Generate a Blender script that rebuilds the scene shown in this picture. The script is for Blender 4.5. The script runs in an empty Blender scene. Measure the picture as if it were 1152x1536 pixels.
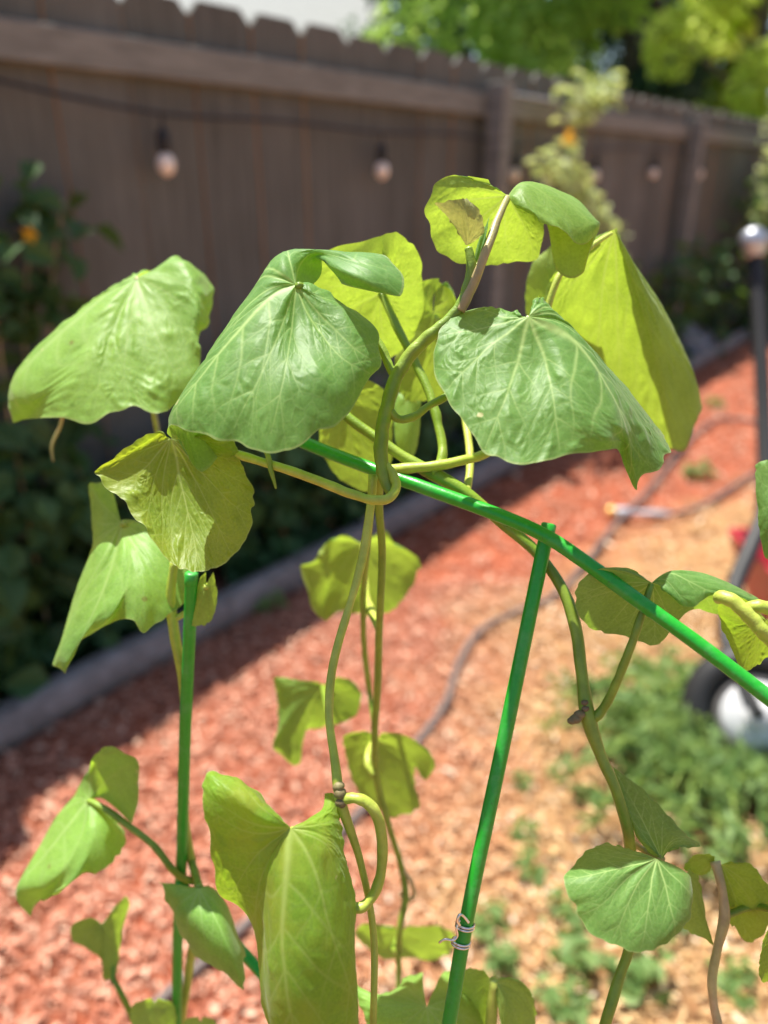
import bpy, math
import numpy as np
from mathutils import Vector

# ------------------------------------------------------------------ camera, sky, sun, exposure
scene = bpy.context.scene
COL = scene.collection
F = 1130.0                                   # focal length in pixels of the 1152 x 1536 photograph
PITCH = math.radians(23.8)
CAM_H = 1.327
CP, SP = math.cos(PITCH), math.sin(PITCH)
FDIR = np.array([.6225, .7826, 0.])          # direction the fence runs
FNRM = np.array([-.7826, .6225, 0.])         # from the camera towards the fence
FD = 2.117

cam_data = bpy.data.cameras.new('camera')
cam = bpy.data.objects.new('camera', cam_data)
COL.objects.link(cam)
cam.location = (0, 0, CAM_H)
cam.rotation_euler = (math.pi / 2 - PITCH, 0, 0)
cam_data.sensor_fit = 'VERTICAL'
cam_data.sensor_height = 36
cam_data.lens = F / 1536 * 36
cam_data.clip_start = .02
cam_data.clip_end = 400
cam_data.dof.use_dof = True
cam_data.dof.focus_distance = .302
cam_data.dof.aperture_fstop = cam_data.lens / 5.6
scene.camera = cam

SUN = FNRM * .36 + FDIR * .10 + np.array([0, 0, 1.])
SUN /= np.linalg.norm(SUN)
world = bpy.data.worlds.new('World')
scene.world = world
world.use_nodes = True
wn = world.node_tree
sky = wn.nodes.new('ShaderNodeTexSky')
sky.sky_type = 'NISHITA'
sky.sun_disc = False
sky.sun_elevation = math.asin(SUN[2])
sky.sun_rotation = math.atan2(SUN[0], SUN[1])
sky.air_density = 1.0
sky.dust_density = 1.5
bg = wn.nodes['Background']
bg.inputs['Strength'].default_value = .078
wn.links.new(sky.outputs[0], bg.inputs[0])
sl = bpy.data.lights.new('sun', 'SUN')
sl.energy = 5.0
sl.angle = math.radians(.53)
sl.color = (1, .95, .87)
so = bpy.data.objects.new('sun', sl)
COL.objects.link(so)
so.rotation_euler = Vector(-SUN).to_track_quat('-Z', 'Y').to_euler()
so.location = (-2, 2, 6)
scene.view_settings.view_transform = 'Standard'
scene.view_settings.look = 'None'
scene.view_settings.exposure = 1.2
scene.view_settings.gamma = 1
scene.render.engine = 'CYCLES'
scene.cycles.max_bounces = 8
scene.cycles.transmission_bounces = 6
scene.cycles.use_denoising = True

# ------------------------------------------------------------------ helpers
def P(x, y, d):
    """A point of the garden given by its sight line and its distance along the camera axis."""
    a = (np.asarray(x, float) - 576) / F
    b = (768 - np.asarray(y, float)) / F
    d = np.asarray(d, float)
    return np.stack([a * d, (CP + b * SP) * d, (b * CP - SP) * d + CAM_H], -1)

def on_ground(x, y, z=0.):
    r = P(x, y, 1.) - np.array([0, 0, CAM_H])
    return np.array([0, 0, CAM_H]) + r * ((CAM_H - z) / -r[2])

def on_fence(x, y, D=FD):
    r = P(x, y, 1.) - np.array([0, 0, CAM_H])
    return np.array([0, 0, CAM_H]) + r * (D / (r @ FNRM))

def fp(s, n, z=0.):
    """fence coordinates: along, towards the fence, up"""
    return FDIR * s + FNRM * n + np.array([0, 0, z])

OFF = {}
def tag(o, label=None, cat=None, group=None, kind=None):
    if label: o['label'] = label
    if cat: o['category'] = cat
    if group: o['group'] = group
    if kind: o['kind'] = kind
    return o

def empty(name, loc, label=None, cat=None, group=None):
    o = bpy.data.objects.new(name, None)
    o.empty_display_size = .05
    o.location = tuple(loc)
    COL.objects.link(o)
    OFF[o.name] = np.array(loc, float)
    return tag(o, label, cat, group)

def mk(name, v, faces, mat, parent=None, attrs=None, smooth=True, origin=None):
    """one mesh object from numpy vertices (world space) and a list of face arrays (n,3) or (n,4) or polygons"""
    v = np.asarray(v, float)
    off = OFF[parent.name] if parent is not None else np.zeros(3)
    if parent is None and origin is not None:
        off = np.asarray(origin, float)
    me = bpy.data.meshes.new(name)
    if not isinstance(faces, (list, tuple)): faces = [faces]
    faces = [np.asarray(f, np.int32) for f in faces if len(f)]
    nf = sum(len(f) for f in faces)
    loops = np.concatenate([f.ravel() for f in faces])
    sizes = np.concatenate([np.full(len(f), f.shape[1], np.int32) for f in faces])
    starts = np.concatenate([[0], np.cumsum(sizes)[:-1]]).astype(np.int32)
    me.vertices.add(len(v)); me.vertices.foreach_set('co', (v - off).astype(np.float32).ravel())
    me.loops.add(len(loops)); me.loops.foreach_set('vertex_index', loops)
    me.polygons.add(nf); me.polygons.foreach_set('loop_start', starts)
    me.polygons.foreach_set('use_smooth', np.full(nf, bool(smooth)))
    me.update(calc_edges=True)
    me.validate()
    for k, a in (attrs or {}).items():
        at = me.attributes.new(k, 'FLOAT', 'POINT')
        at.data.foreach_set('value', np.asarray(a, np.float32))
    if mat is not None: me.materials.append(mat)
    o = bpy.data.objects.new(name, me)
    COL.objects.link(o)
    if parent is not None:
        o.parent = parent
        OFF[o.name] = OFF[parent.name]
    else:
        o.location = tuple(off)
        OFF[o.name] = off
    return o

class MB:
    """collects pieces that belong to ONE mesh"""
    def __init__(s): s.v = []; s.f = []; s.n = 0; s.t = []
    def add(s, v, faces, tint=0.):
        v = np.asarray(v, float)
        if not isinstance(faces, (list, tuple)): faces = [faces]
        for f in faces: s.f.append(np.asarray(f, np.int32) + s.n)
        s.v.append(v); s.n += len(v); s.t.append(np.full(len(v), tint) if np.isscalar(tint) else tint)
        return s
    def build(s, name, mat, parent=None, smooth=True, origin=None):
        return mk(name, np.concatenate(s.v), s.f, mat, parent, {'tint': np.concatenate(s.t)}, smooth, origin)

def spline(p, n):
    """smooth cubic through points p (k,d), n samples, chord parameter"""
    p = np.asarray(p, float)
    if len(p) == 2:
        t = np.linspace(0, 1, n)[:, None]
        return p[0] * (1 - t) + p[1] * t
    seg = np.sqrt(np.linalg.norm(np.diff(p[:, :3], axis=0), axis=1)) + 1e-9
    t = np.concatenate([[0], np.cumsum(seg)])
    h = np.diff(t)[:, None]
    dl = np.diff(p, axis=0) / h
    m = np.empty_like(p)
    m[1:-1] = (dl[:-1] * h[1:] + dl[1:] * h[:-1]) / (h[1:] + h[:-1])
    m[0] = 1.5 * dl[0] - .5 * m[1]; m[-1] = 1.5 * dl[-1] - .5 * m[-2]
    q = np.linspace(0, t[-1], n)
    i = np.clip(np.searchsorted(t, q, 'right') - 1, 0, len(p) - 2)
    hh = h[i]; u = ((q - t[i]) / hh[:, 0])[:, None]
    return (p[i] * (1 + 2 * u) * (1 - u) ** 2 + m[i] * hh * u * (1 - u) ** 2
            + p[i + 1] * u * u * (3 - 2 * u) + m[i + 1] * hh * u * u * (u - 1))

def pchip(x, y, xq):
    """monotone cubic of y (k,m) at x (k,) evaluated at xq"""
    h = np.diff(x)[:, None]; dl = np.diff(y, axis=0) / h
    m = np.zeros_like(y)
    a, b = dl[:-1], dl[1:]
    w1, w2 = 2 * h[1:] + h[:-1], h[1:] + 2 * h[:-1]
    ok = a * b > 0
    with np.errstate(divide='ignore', invalid='ignore'):
        hm = (w1 + w2) / (w1 / a + w2 / b)
    cd = (a * h[1:] + b * h[:-1]) / (h[1:] + h[:-1])
    m[1:-1] = np.where(ok, .6 * hm + .4 * cd, .25 * cd)
    m[0] = dl[0]; m[-1] = dl[-1]
    i = np.clip(np.searchsorted(x, xq, 'right') - 1, 0, len(x) - 2)
    hh = h[i]; u = ((xq - x[i]) / hh[:, 0])[:, None]
    return (y[i] * (1 + 2 * u) * (1 - u) ** 2 + m[i] * hh * u * (1 - u) ** 2
            + y[i + 1] * u * u * (3 - 2 * u) + m[i + 1] * hh * u * u * (u - 1))

def tube_geo(pts, rad, sides=10, n=None, cap=True, lump=0., seed=0, flat=1.):
    """pts (k,3) world, rad scalar or per point; returns v, faces"""
    pts = np.asarray(pts, float); k = len(pts)
    rad = np.full(k, rad) if np.isscalar(rad) else np.asarray(rad, float)
    n = n or max(2, (k - 1) * 8 + 1)
    pr = spline(np.concatenate([pts, rad[:, None]], 1), n) if n > k else np.concatenate([pts, rad[:, None]], 1)
    p, r = pr[:, :3], np.abs(pr[:, 3])
    n = len(p)
    t = np.gradient(p, axis=0); t /= np.linalg.norm(t, axis=1)[:, None] + 1e-12
    nr = np.empty_like(p)
    a = np.array([0, 0, 1.]) if abs(t[0][2]) < .9 else np.array([1., 0, 0])
    cur = np.cross(t[0], a); cur /= np.linalg.norm(cur)
    for i in range(n):
        cur = cur - t[i] * (cur @ t[i]); cur /= np.linalg.norm(cur) + 1e-12
        nr[i] = cur
    bn = np.cross(t, nr)
    an = np.linspace(0, 2 * math.pi, sides, endpoint=False)
    rs = r[:, None] * np.ones((n, sides))
    if lump:
        rng = np.random.default_rng(seed)
        g = rng.normal(size=(n, sides))
        for _ in range(3):
            g = (np.roll(g, 1, 1) + g + np.roll(g, -1, 1)) / 3
            g[1:-1] = (g[:-2] + g[1:-1] + g[2:]) / 3
        rs = rs * (1 + lump * g * 3)
    v = p[:, None, :] + rs[..., None] * (np.cos(an)[None, :, None] * nr[:, None, :] + flat * np.sin(an)[None, :, None] * bn[:, None, :])
    i, j = np.meshgrid(np.arange(n - 1), np.arange(sides), indexing='ij')
    j2 = (j + 1) % sides
    q = np.stack([i * sides + j, i * sides + j2, (i + 1) * sides + j2, (i + 1) * sides + j], -1).reshape(-1, 4)
    v = v.reshape(-1, 3); fs = [q]
    if cap:
        fs.append(np.arange(sides)[::-1][None]); fs.append(((n - 1) * sides + np.arange(sides))[None])
    return v, fs

def box_geo(c, ux, uy, uz, sx, sy, sz):
    ux, uy, uz = (np.asarray(a, float) for a in (ux, uy, uz))
    s = np.array([[-1, -1, -1], [1, -1, -1], [1, 1, -1], [-1, 1, -1], [-1, -1, 1], [1, -1, 1], [1, 1, 1], [-1, 1, 1]]) / 2.
    v = np.asarray(c, float) + s[:, :1] * sx * ux + s[:, 1:2] * sy * uy + s[:, 2:] * sz * uz
    f = np.array([[0, 3, 2, 1], [4, 5, 6, 7], [0, 1, 5, 4], [1, 2, 6, 5], [2, 3, 7, 6], [3, 0, 4, 7]])
    return v, f

def bevel(o, w, seg=2):
    m = o.modifiers.new('bevel', 'BEVEL'); m.width = w; m.segments = seg; m.limit_method = 'ANGLE'
    return o

# ------------------------------------------------------------------ materials
class NT:
    def __init__(s, name):
        s.m = bpy.data.materials.new(name); s.m.use_nodes = True
        s.t = s.m.node_tree; s.t.nodes.clear()
        s.out = s.n('ShaderNodeOutputMaterial')
    def n(s, ty, **kw):
        x = s.t.nodes.new(ty)
        for k, v in kw.items(): setattr(x, k, v)
        return x
    def put(s, sock, v):
        if isinstance(v, bpy.types.NodeSocket): s.t.links.new(v, sock)
        elif isinstance(v, (tuple, list)) and len(v) == 3 and sock.type == 'RGBA': sock.default_value = (*v, 1)
        else: sock.default_value = v
    def mix(s, f, a, b, mode='MIX'):
        x = s.n('ShaderNodeMix', data_type='RGBA', blend_type=mode)
        s.put(x.inputs[0], f); s.put(x.inputs[6], a); s.put(x.inputs[7], b)
        return x.outputs[2]
    def math(s, op, a, b=None, c=None, clamp=False):
        x = s.n('ShaderNodeMath', operation=op, use_clamp=clamp)
        s.put(x.inputs[0], a)
        if b is not None: s.put(x.inputs[1], b)
        if c is not None: s.put(x.inputs[2], c)
        return x.outputs[0]
    def noise(s, scale, detail=4, vec=None, rough=.55, dist=0.):
        x = s.n('ShaderNodeTexNoise'); x.inputs['Scale'].default_value = scale
        x.inputs['Detail'].default_value = detail; x.inputs['Roughness'].default_value = rough
        x.inputs['Distortion'].default_value = dist
        if vec is not None: s.t.links.new(vec, x.inputs['Vector'])
        return x.outputs['Fac']
    def ramp(s, f, stops):
        x = s.n('ShaderNodeValToRGB'); s.t.links.new(f, x.inputs[0])
        e = x.color_ramp.elements
        while len(e) < len(stops): e.new(.5)
        for el, (p, c) in zip(e, stops): el.position = p; el.color = (*c, 1) if len(c) == 3 else c
        return x.outputs[0]
    def attr(s, name): return s.n('ShaderNodeAttribute', attribute_name=name).outputs['Fac']
    def coord(s, which='Object', scale=None):
        c = s.n('ShaderNodeTexCoord').outputs[which]
        if scale is None: return c
        x = s.n('ShaderNodeMapping'); s.t.links.new(c, x.inputs[0]); x.inputs['Scale'].default_value = scale
        return x.outputs[0]
    def bsdf(s, col, rough=.5, spec=.5, metal=0., bump=None, bstr=.3, bdist=.01, **kw):
        x = s.n('ShaderNodeBsdfPrincipled')
        s.put(x.inputs['Base Color'], col); s.put(x.inputs['Roughness'], rough)
        s.put(x.inputs['Specular IOR Level'], spec); s.put(x.inputs['Metallic'], metal)
        for k, v in kw.items(): s.put(x.inputs[k], v)
        if bump is not None:
            b = s.n('ShaderNodeBump'); b.inputs['Strength'].default_value = bstr; b.inputs['Distance'].default_value = bdist
            s.t.links.new(bump, b.inputs['Height']); s.t.links.new(b.outputs[0], x.inputs['Normal'])
        return x.outputs[0]
    def done(s, sh):
        s.t.links.new(sh, s.out.inputs['Surface']); return s.m

def leaf_material(name, upper, under, trans, vein, tfac=.42, rough=.42, blotch=None, vfac=.55, rimcol=(.30, .36, .14)):
    """leaf blade: darker glossy upper side, paler matt underside, light passes through"""
    m = NT(name)
    v, net = m.attr('vein'), m.attr('net')
    co = m.coord('Object')
    n1 = m.noise(60, 4, co); n2 = m.noise(900, 3, co)
    k = m.math('ADD', m.math('MULTIPLY', n1, .5), m.math('MULTIPLY', n2, .5))
    br = m.ramp(k, [(.3, (.72, .76, .70)), (.7, (1.22, 1.18, 1.2))])
    up = m.mix(1., upper, br, 'MULTIPLY')
    if blotch is not None:
        nb = m.ramp(m.noise(38, 5, co, .6), [(.46, (0, 0, 0)), (.66, (1, 1, 1))])
        up = m.mix(m.math('MULTIPLY', nb, .75), up, blotch)
    vo = m.n('ShaderNodeTexVoronoi'); vo.inputs['Scale'].default_value = 62; m.t.links.new(co, vo.inputs['Vector'])
    ss = m.n('ShaderNodeSeparateColor'); m.t.links.new(vo.outputs['Color'], ss.inputs[0])
    spot = m.math('MULTIPLY', m.math('LESS_THAN', m.math('MULTIPLY_ADD', n2, .06, vo.outputs['Distance']), .125), m.math('GREATER_THAN', ss.outputs[0], .80))
    up = m.mix(m.math('MULTIPLY', spot, .7), up, m.mix(m.math('GREATER_THAN', ss.outputs[1], .5), (.52, .45, .22), (.14, .09, .04)))
    rim = m.math('MULTIPLY', m.math('GREATER_THAN', m.math('MULTIPLY_ADD', n1, .02, m.attr('rad')), .998), .6)
    up = m.mix(rim, up, rimcol); under = m.mix(rim, under, rimcol)
    vk = m.math('ADD', m.math('MULTIPLY', v, vfac), m.math('MULTIPLY', net, .14), clamp=True)
    up = m.mix(vk, up, vein)
    un = m.mix(vk, m.mix(1., under, br, 'MULTIPLY'), vein)
    back = m.n('ShaderNodeNewGeometry').outputs['Backfacing']
    col = m.mix(back, up, un)
    ro = m.math('ADD', rough, m.math('MULTIPLY', back, .2))
    hgt = m.math('ADD', m.math('MULTIPLY', n2, .35), m.math('MULTIPLY', net, .8))
    refl = m.bsdf(col, ro, .30, bump=hgt, bstr=.16, bdist=.0005, **{'Sheen Weight': .12, 'Sheen Roughness': .35})
    tr = m.n('ShaderNodeBsdfTranslucent')
    tc = m.mix(1., trans, br, 'MULTIPLY')
    if blotch is not None: tc = m.mix(m.math('MULTIPLY', nb, .5), tc, tuple(min(1, 1.15 * c) for c in trans[:1]) + (trans[1] * .85, trans[2]))
    tc = m.mix(m.math('MULTIPLY', v, .55), tc, m.mix(.5, tuple(c * .8 for c in trans), (.55, .52, .22)))
    tc = m.mix(m.ramp(m.noise(26, 4, co, .6), [(.4, (0, 0, 0)), (.7, (.5, .5, .5))]), tc, tuple(c * .66 for c in trans))
    tc = m.mix(m.math('MULTIPLY', net, .3), tc, tuple(c * .55 for c in trans))
    m.put(tr.inputs['Color'], tc)
    mx = m.n('ShaderNodeMixShader'); mx.inputs[0].default_value = tfac
    m.t.links.new(refl, mx.inputs[1]); m.t.links.new(tr.outputs[0], mx.inputs[2])
    return m.done(mx.outputs[0])

M = {}
M['mature'] = leaf_material('leaf_mature', (.105, .245, .058), (.20, .32, .08), (.40, .64, .05), (.42, .58, .20), .37, .5, vfac=.85)
M['young'] = leaf_material('leaf_young', (.19, .35, .07), (.28, .40, .075), (.45, .63, .05), (.44, .58, .16), .45, .48, vfac=.4, rimcol=(.26, .14, .10))
M['pale'] = leaf_material('leaf_pale', (.20, .40, .08), (.28, .42, .09), (.50, .74, .05), (.48, .64, .26), .42, .48, vfac=.4)
M['olive'] = leaf_material('leaf_olive', (.16, .265, .03), (.25, .34, .06), (.50, .66, .03), (.50, .60, .20), .40, .45, (.24, .31, .03), vfac=.65)
M['yellow'] = leaf_material('leaf_yellowing', (.175, .335, .035), (.26, .37, .06), (.46, .70, .035), (.46, .58, .16), .44, .46, (.28, .33, .04), vfac=.65)
M['bud'] = leaf_material('leaf_unfolding', (.30, .33, .12), (.33, .34, .13), (.46, .46, .10), (.17, .11, .05), .36, .5, vfac=.75, rimcol=(.22, .12, .08))

def stem_material(name, a, b, rough=.42, scale=140):
    m = NT(name)
    co = m.coord('Object')
    n = m.noise(scale, 4, co, .6)
    n2 = m.noise(40, 3, co)
    col = m.mix(m.ramp(n2, [(.4, (0, 0, 0)), (.65, (1, 1, 1))]), a, b)
    col = m.mix(1., col, m.ramp(n, [(.3, (.8, .8, .78)), (.7, (1.15, 1.15, 1.15))]), 'MULTIPLY')
    return m.done(m.bsdf(col, rough, .45, bump=m.noise(1200, 3, co), bstr=.25, bdist=.0008,
                         **{'Subsurface Weight': .25, 'Subsurface Radius': (.002, .003, .001), 'Subsurface Scale': 1.}))
M['stem'] = stem_material('vine_stem_green', (.17, .27, .025), (.23, .31, .035))
M['stem_pale'] = stem_material('vine_stem_pale', (.42, .47, .08), (.34, .42, .05))
M['stem_tan'] = stem_material('petiole_tan', (.36, .28, .13), (.30, .28, .10))
M['stem_old'] = stem_material('vine_stem_old', (.50, .36, .20), (.44, .38, .16), .55)
M['node'] = stem_material('vine_node_brown', (.14, .09, .05), (.20, .17, .07), .6)

m = NT('stake_green_coating')
co = m.coord('Object')
n = m.noise(500, 4, co); nd = m.noise(90, 5, co, .7)
col = m.mix(n, (.011, .25, .015), (.02, .34, .022))
dust = m.ramp(nd, [(.5, (0, 0, 0)), (.72, (.45, .45, .45))])
col = m.mix(dust, col, (.12, .33, .12))
scuff = m.ramp(m.noise(700, 3, m.coord('Object', (1, 1, .15)), .7), [(.66, (0, 0, 0)), (.72, (.7, .7, .7))])
col = m.mix(scuff, col, (.03, .13, .03))
M['stake'] = m.done(m.bsdf(col, m.math('MULTIPLY_ADD', nd, .35, .18), .5, bump=m.math('ADD', m.noise(260, 3, co), scuff), bstr=.25, bdist=.0008))
m = NT('wire_metal')
M['wire'] = m.done(m.bsdf((.75, .72, .72), .3, .5, 1.))

def foliage_material(name, dark, light, trans, tfac=.35, rough=.62):
    m = NT(name)
    t = m.attr('tint')
    col = m.mix(t, dark, light)
    tr = m.n('ShaderNodeBsdfTranslucent'); m.put(tr.inputs[0], trans)
    mx = m.n('ShaderNodeMixShader'); mx.inputs[0].default_value = tfac
    m.t.links.new(m.bsdf(col, rough, .4), mx.inputs[1]); m.t.links.new(tr.outputs[0], mx.inputs[2])
    return m.done(mx.outputs[0])
M['bush'] = foliage_material('cucumber_foliage', (.035, .085, .024), (.075, .165, .05), (.16, .28, .03), .3)
M['bright_bush'] = foliage_material('variegated_foliage', (.22, .32, .07), (.62, .68, .42), (.6, .66, .2), .35)
M['tree_light'] = foliage_material('tree_foliage_light', (.17, .29, .06), (.32, .46, .10), (.54, .74, .15), .48)
M['tree_bright'] = foliage_material('tree_foliage_bright', (.30, .42, .06), (.50, .60, .12), (.85, .95, .25), .55)
M['tree_mid'] = foliage_material('tree_foliage_mid', (.13, .22, .04), (.24, .36, .07), (.52, .70, .11), .45)
M['tree_dark'] = foliage_material('tree_foliage_dark', (.025, .06, .035), (.05, .11, .06), (.09, .19, .06), .25)
M['fern'] = foliage_material('feathery_foliage', (.09, .18, .05), (.26, .37, .13), (.40, .54, .14), .38)
M['petal'] = foliage_material('flower_petal', (.75, .38, .02), (.9, .55, .04), (.9, .5, .03), .3)
m = NT('bark')
co = m.coord('Object', (1, 1, .25))
n = m.noise(30, 6, co)
M['bark'] = m.done(m.bsdf(m.ramp(n, [(.3, (.05, .04, .03)), (.7, (.17, .14, .11))]), .9, .2, bump=n, bstr=.6, bdist=.02))

m = NT('weathered_fence_board')
co = m.coord('Object')
grain = m.noise(1., 6, m.coord('Object', (60, 60, 3)), .65, .4)
big = m.noise(3., 4, co)
oi = m.n('ShaderNodeObjectInfo').outputs['Random']
col = m.ramp(grain, [(.25, (.070, .071, .064)), (.5, (.140, .141, .127)), (.75, (.225, .224, .203))])
col = m.mix(m.math('MULTIPLY', oi, .7), col, (.074, .074, .069))
col = m.mix(m.ramp(big, [(.45, (0, 0, 0)), (.75, (.6, .6, .6))]), col, (.155, .158, .152))
col = m.mix(1., col, m.ramp(oi, [(0., (.70, .70, .70)), (1., (1.28, 1.26, 1.22))]), 'MULTIPLY')
M['board'] = m.done(m.bsdf(col, .85, .2, bump=grain, bstr=.5, bdist=.004))
m = NT('board_edge_painted_sun'); M['edge'] = m.done(m.bsdf((.34, .19, .09), .8, .2))  # orange sunlight along the gaps, painted as colour on the boards' side faces
m = NT('weathered_rail')
grain = m.noise(1., 6, m.coord('Object', (7, 7, 60)), .65, .4)
M['rail'] = m.done(m.bsdf(m.ramp(grain, [(.25, (.125, .126, .115)), (.55, (.21, .211, .193)), (.8, (.285, .285, .26))]), .85, .2, bump=grain, bstr=.4, bdist=.004))
m = NT('timber_edging')
grain = m.noise(1., 6, m.coord('Object', (14, 14, 14)), .65, 1.)
M['timber'] = m.done(m.bsdf(m.ramp(grain, [(.25, (.13, .105, .09)), (.55, (.26, .22, .20)), (.8, (.36, .32, .30))]), .85, .2, bump=grain, bstr=.5, bdist=.006))

# ground: red mulch, tan straw-like mulch to the right and nearest the camera
def tan_mask(m):
    g = m.n('ShaderNodeNewGeometry').outputs['Position']
    sx = m.n('ShaderNodeSeparateXYZ'); m.t.links.new(g, sx.inputs[0])
    k = m.math('SUBTRACT', sx.outputs[0], m.math('MULTIPLY_ADD', sx.outputs[1], .36, -.34))
    k = m.math('SUBTRACT', k, m.math('MAXIMUM', m.math('MULTIPLY_ADD', sx.outputs[1], .9, -2.1), 0.))
    k = m.math('ADD', k, m.math('MULTIPLY_ADD', m.noise(2.6, 4, g), .9, -.45))
    return m.math('MULTIPLY_ADD', k, 1.9, .5, clamp=True), g
m = NT('mulch_ground')
tm, g = tan_mask(m)
n = m.noise(42, 8, g, .7, .8)
n3 = m.noise(8, 5, g)
red = m.ramp(n, [(.3, (.15, .035, .02)), (.5, (.37, .10, .05)), (.72, (.50, .18, .10))])
tan = m.ramp(n, [(.3, (.20, .10, .045)), (.5, (.45, .25, .11)), (.72, (.62, .42, .24))])
col = m.mix(tm, red, tan)
col = m.mix(m.ramp(n3, [(.35, (.45, .45, .45)), (.6, (0, 0, 0))]), col, (.13, .06, .035))
M['ground'] = m.done(m.bsdf(col, .95, .1, bump=n, bstr=.9, bdist=.02))
m = NT('mulch_chip')
tm, g = tan_mask(m)
t = m.attr('tint')
red = m.ramp(t, [(0., (.30, .10, .06)), (.35, (.48, .19, .115)), (.7, (.57, .265, .17)), (.93, (.64, .40, .28)), (1., (.62, .45, .32))])
tan = m.ramp(t, [(0., (.30, .15, .065)), (.35, (.50, .30, .13)), (.7, (.60, .41, .20)), (.93, (.68, .52, .33)), (1., (.72, .62, .48))])
M['chip'] = m.done(m.bsdf(m.mix(tm, red, tan), .85, .2, bump=m.noise(150, 4, g), bstr=.4, bdist=.004))

m = NT('hose_rubber'); M['hose'] = m.done(m.bsdf(m.mix(m.noise(20, 3, m.coord()), (.10, .075, .065), (.16, .125, .11)), .6, .4))
m = NT('black_rubber'); M['black'] = m.done(m.bsdf((.018, .018, .018), .55, .4))
m = NT('dark_metal'); M['dark_metal'] = m.done(m.bsdf(m.mix(m.noise(25, 4, m.coord()), (.02, .02, .02), (.045, .043, .04)), .55, .4, .2))
m = NT('silver_metal'); M['silver'] = m.done(m.bsdf((.50, .51, .54), .38, .5, .75))
m = NT('grey_metal'); M['grey_metal'] = m.done(m.bsdf(m.mix(m.noise(12, 4, m.coord()), (.12, .11, .10), (.2, .185, .17)), .5, .5, .3))
m = NT('brass'); M['brass'] = m.done(m.bsdf((.80, .48, .16), .35, .5, .7))
m = NT('red_plastic'); M['red'] = m.done(m.bsdf((.55, .045, .06), .4, .5))
m = NT('white_plastic'); M['white'] = m.done(m.bsdf(m.mix(m.noise(30, 4, m.coord()), (.50, .50, .49), (.72, .72, .72)), .5, .4))
m = NT('frosted_bulb_glass'); M['bulb'] = m.done(m.bsdf((.86, .76, .66), .15, .6, **{'Subsurface Weight': .3, 'Subsurface Radius': (.02, .02, .02)}))
m = NT('grey_stone'); n = m.noise(14, 6, m.coord()); M['stone'] = m.done(m.bsdf(m.ramp(n, [(.3, (.14, .14, .15)), (.7, (.32, .31, .32))]), .9, .2, bump=n, bstr=.5))
m = NT('house_siding')
w = m.n('ShaderNodeTexWave', wave_type='BANDS', bands_direction='Z', wave_profile='SAW'); w.inputs['Scale'].default_value = 2.2
m.t.links.new(m.coord(), w.inputs[0])
M['siding'] = m.done(m.bsdf(m.mix(w.outputs['Fac'], (.60, .60, .52), (.70, .70, .62)), .7, .3, bump=w.outputs['Fac'], bstr=.4, bdist=.03))
m = NT('roof_shingle'); n = m.noise(30, 5, m.coord()); M['roof'] = m.done(m.bsdf(m.ramp(n, [(.3, (.19, .20, .19)), (.7, (.30, .31, .30))]), .9, .2, bump=n, bstr=.4))
m = NT('window_glass'); M['glass'] = m.done(m.bsdf((.05, .07, .09), .08, .6))
m = NT('lawn'); n = m.noise(9, 6, m.coord()); M['lawn'] = m.done(m.bsdf(m.ramp(n, [(.3, (.05, .09, .03)), (.7, (.13, .18, .06))]), .95, .1, bump=n, bstr=.8, bdist=.05))

# ------------------------------------------------------------------ ground
def grid_ground():
    xs = np.concatenate([[-120, -40, -14], np.linspace(-5, 8, 140), [16, 45, 120]])
    ys = np.concatenate([[-60, -12], np.linspace(-3, 10, 140), [20, 50, 150]])
    X, Y = np.meshgrid(xs, ys)
    Z = .007 * np.sin(X * 5.1 + 1.3 * np.sin(Y * 3.3)) * np.sin(Y * 4.3 + .8) + .005 * np.sin(X * 13.7 + Y * 7.) * np.sin(Y * 11. - X * 3.)
    Z = np.where((np.abs(X) < 12) & (np.abs(Y) < 12), Z, 0)
    v = np.stack([X, Y, Z - .012], -1).reshape(-1, 3)
    i, j = np.meshgrid(np.arange(len(ys) - 1), np.arange(len(xs) - 1), indexing='ij')
    a = i * len(xs) + j
    return v, np.stack([a, a + 1, a + len(xs) + 1, a + len(xs)], -1).reshape(-1, 4)
v, f = grid_ground()
tag(mk('ground', v, f, M['ground']), 'red and tan bark mulch covering the ground', kind='structure')
c = fp(40, 44, .0)
v, f = box_geo(c + np.array([0, 0, -.02]), FDIR, FNRM, [0, 0, 1], 160, 83, .05)
tag(mk('lawn', v, f, M['lawn'], smooth=False), 'grass beyond the fence', kind='structure')

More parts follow.
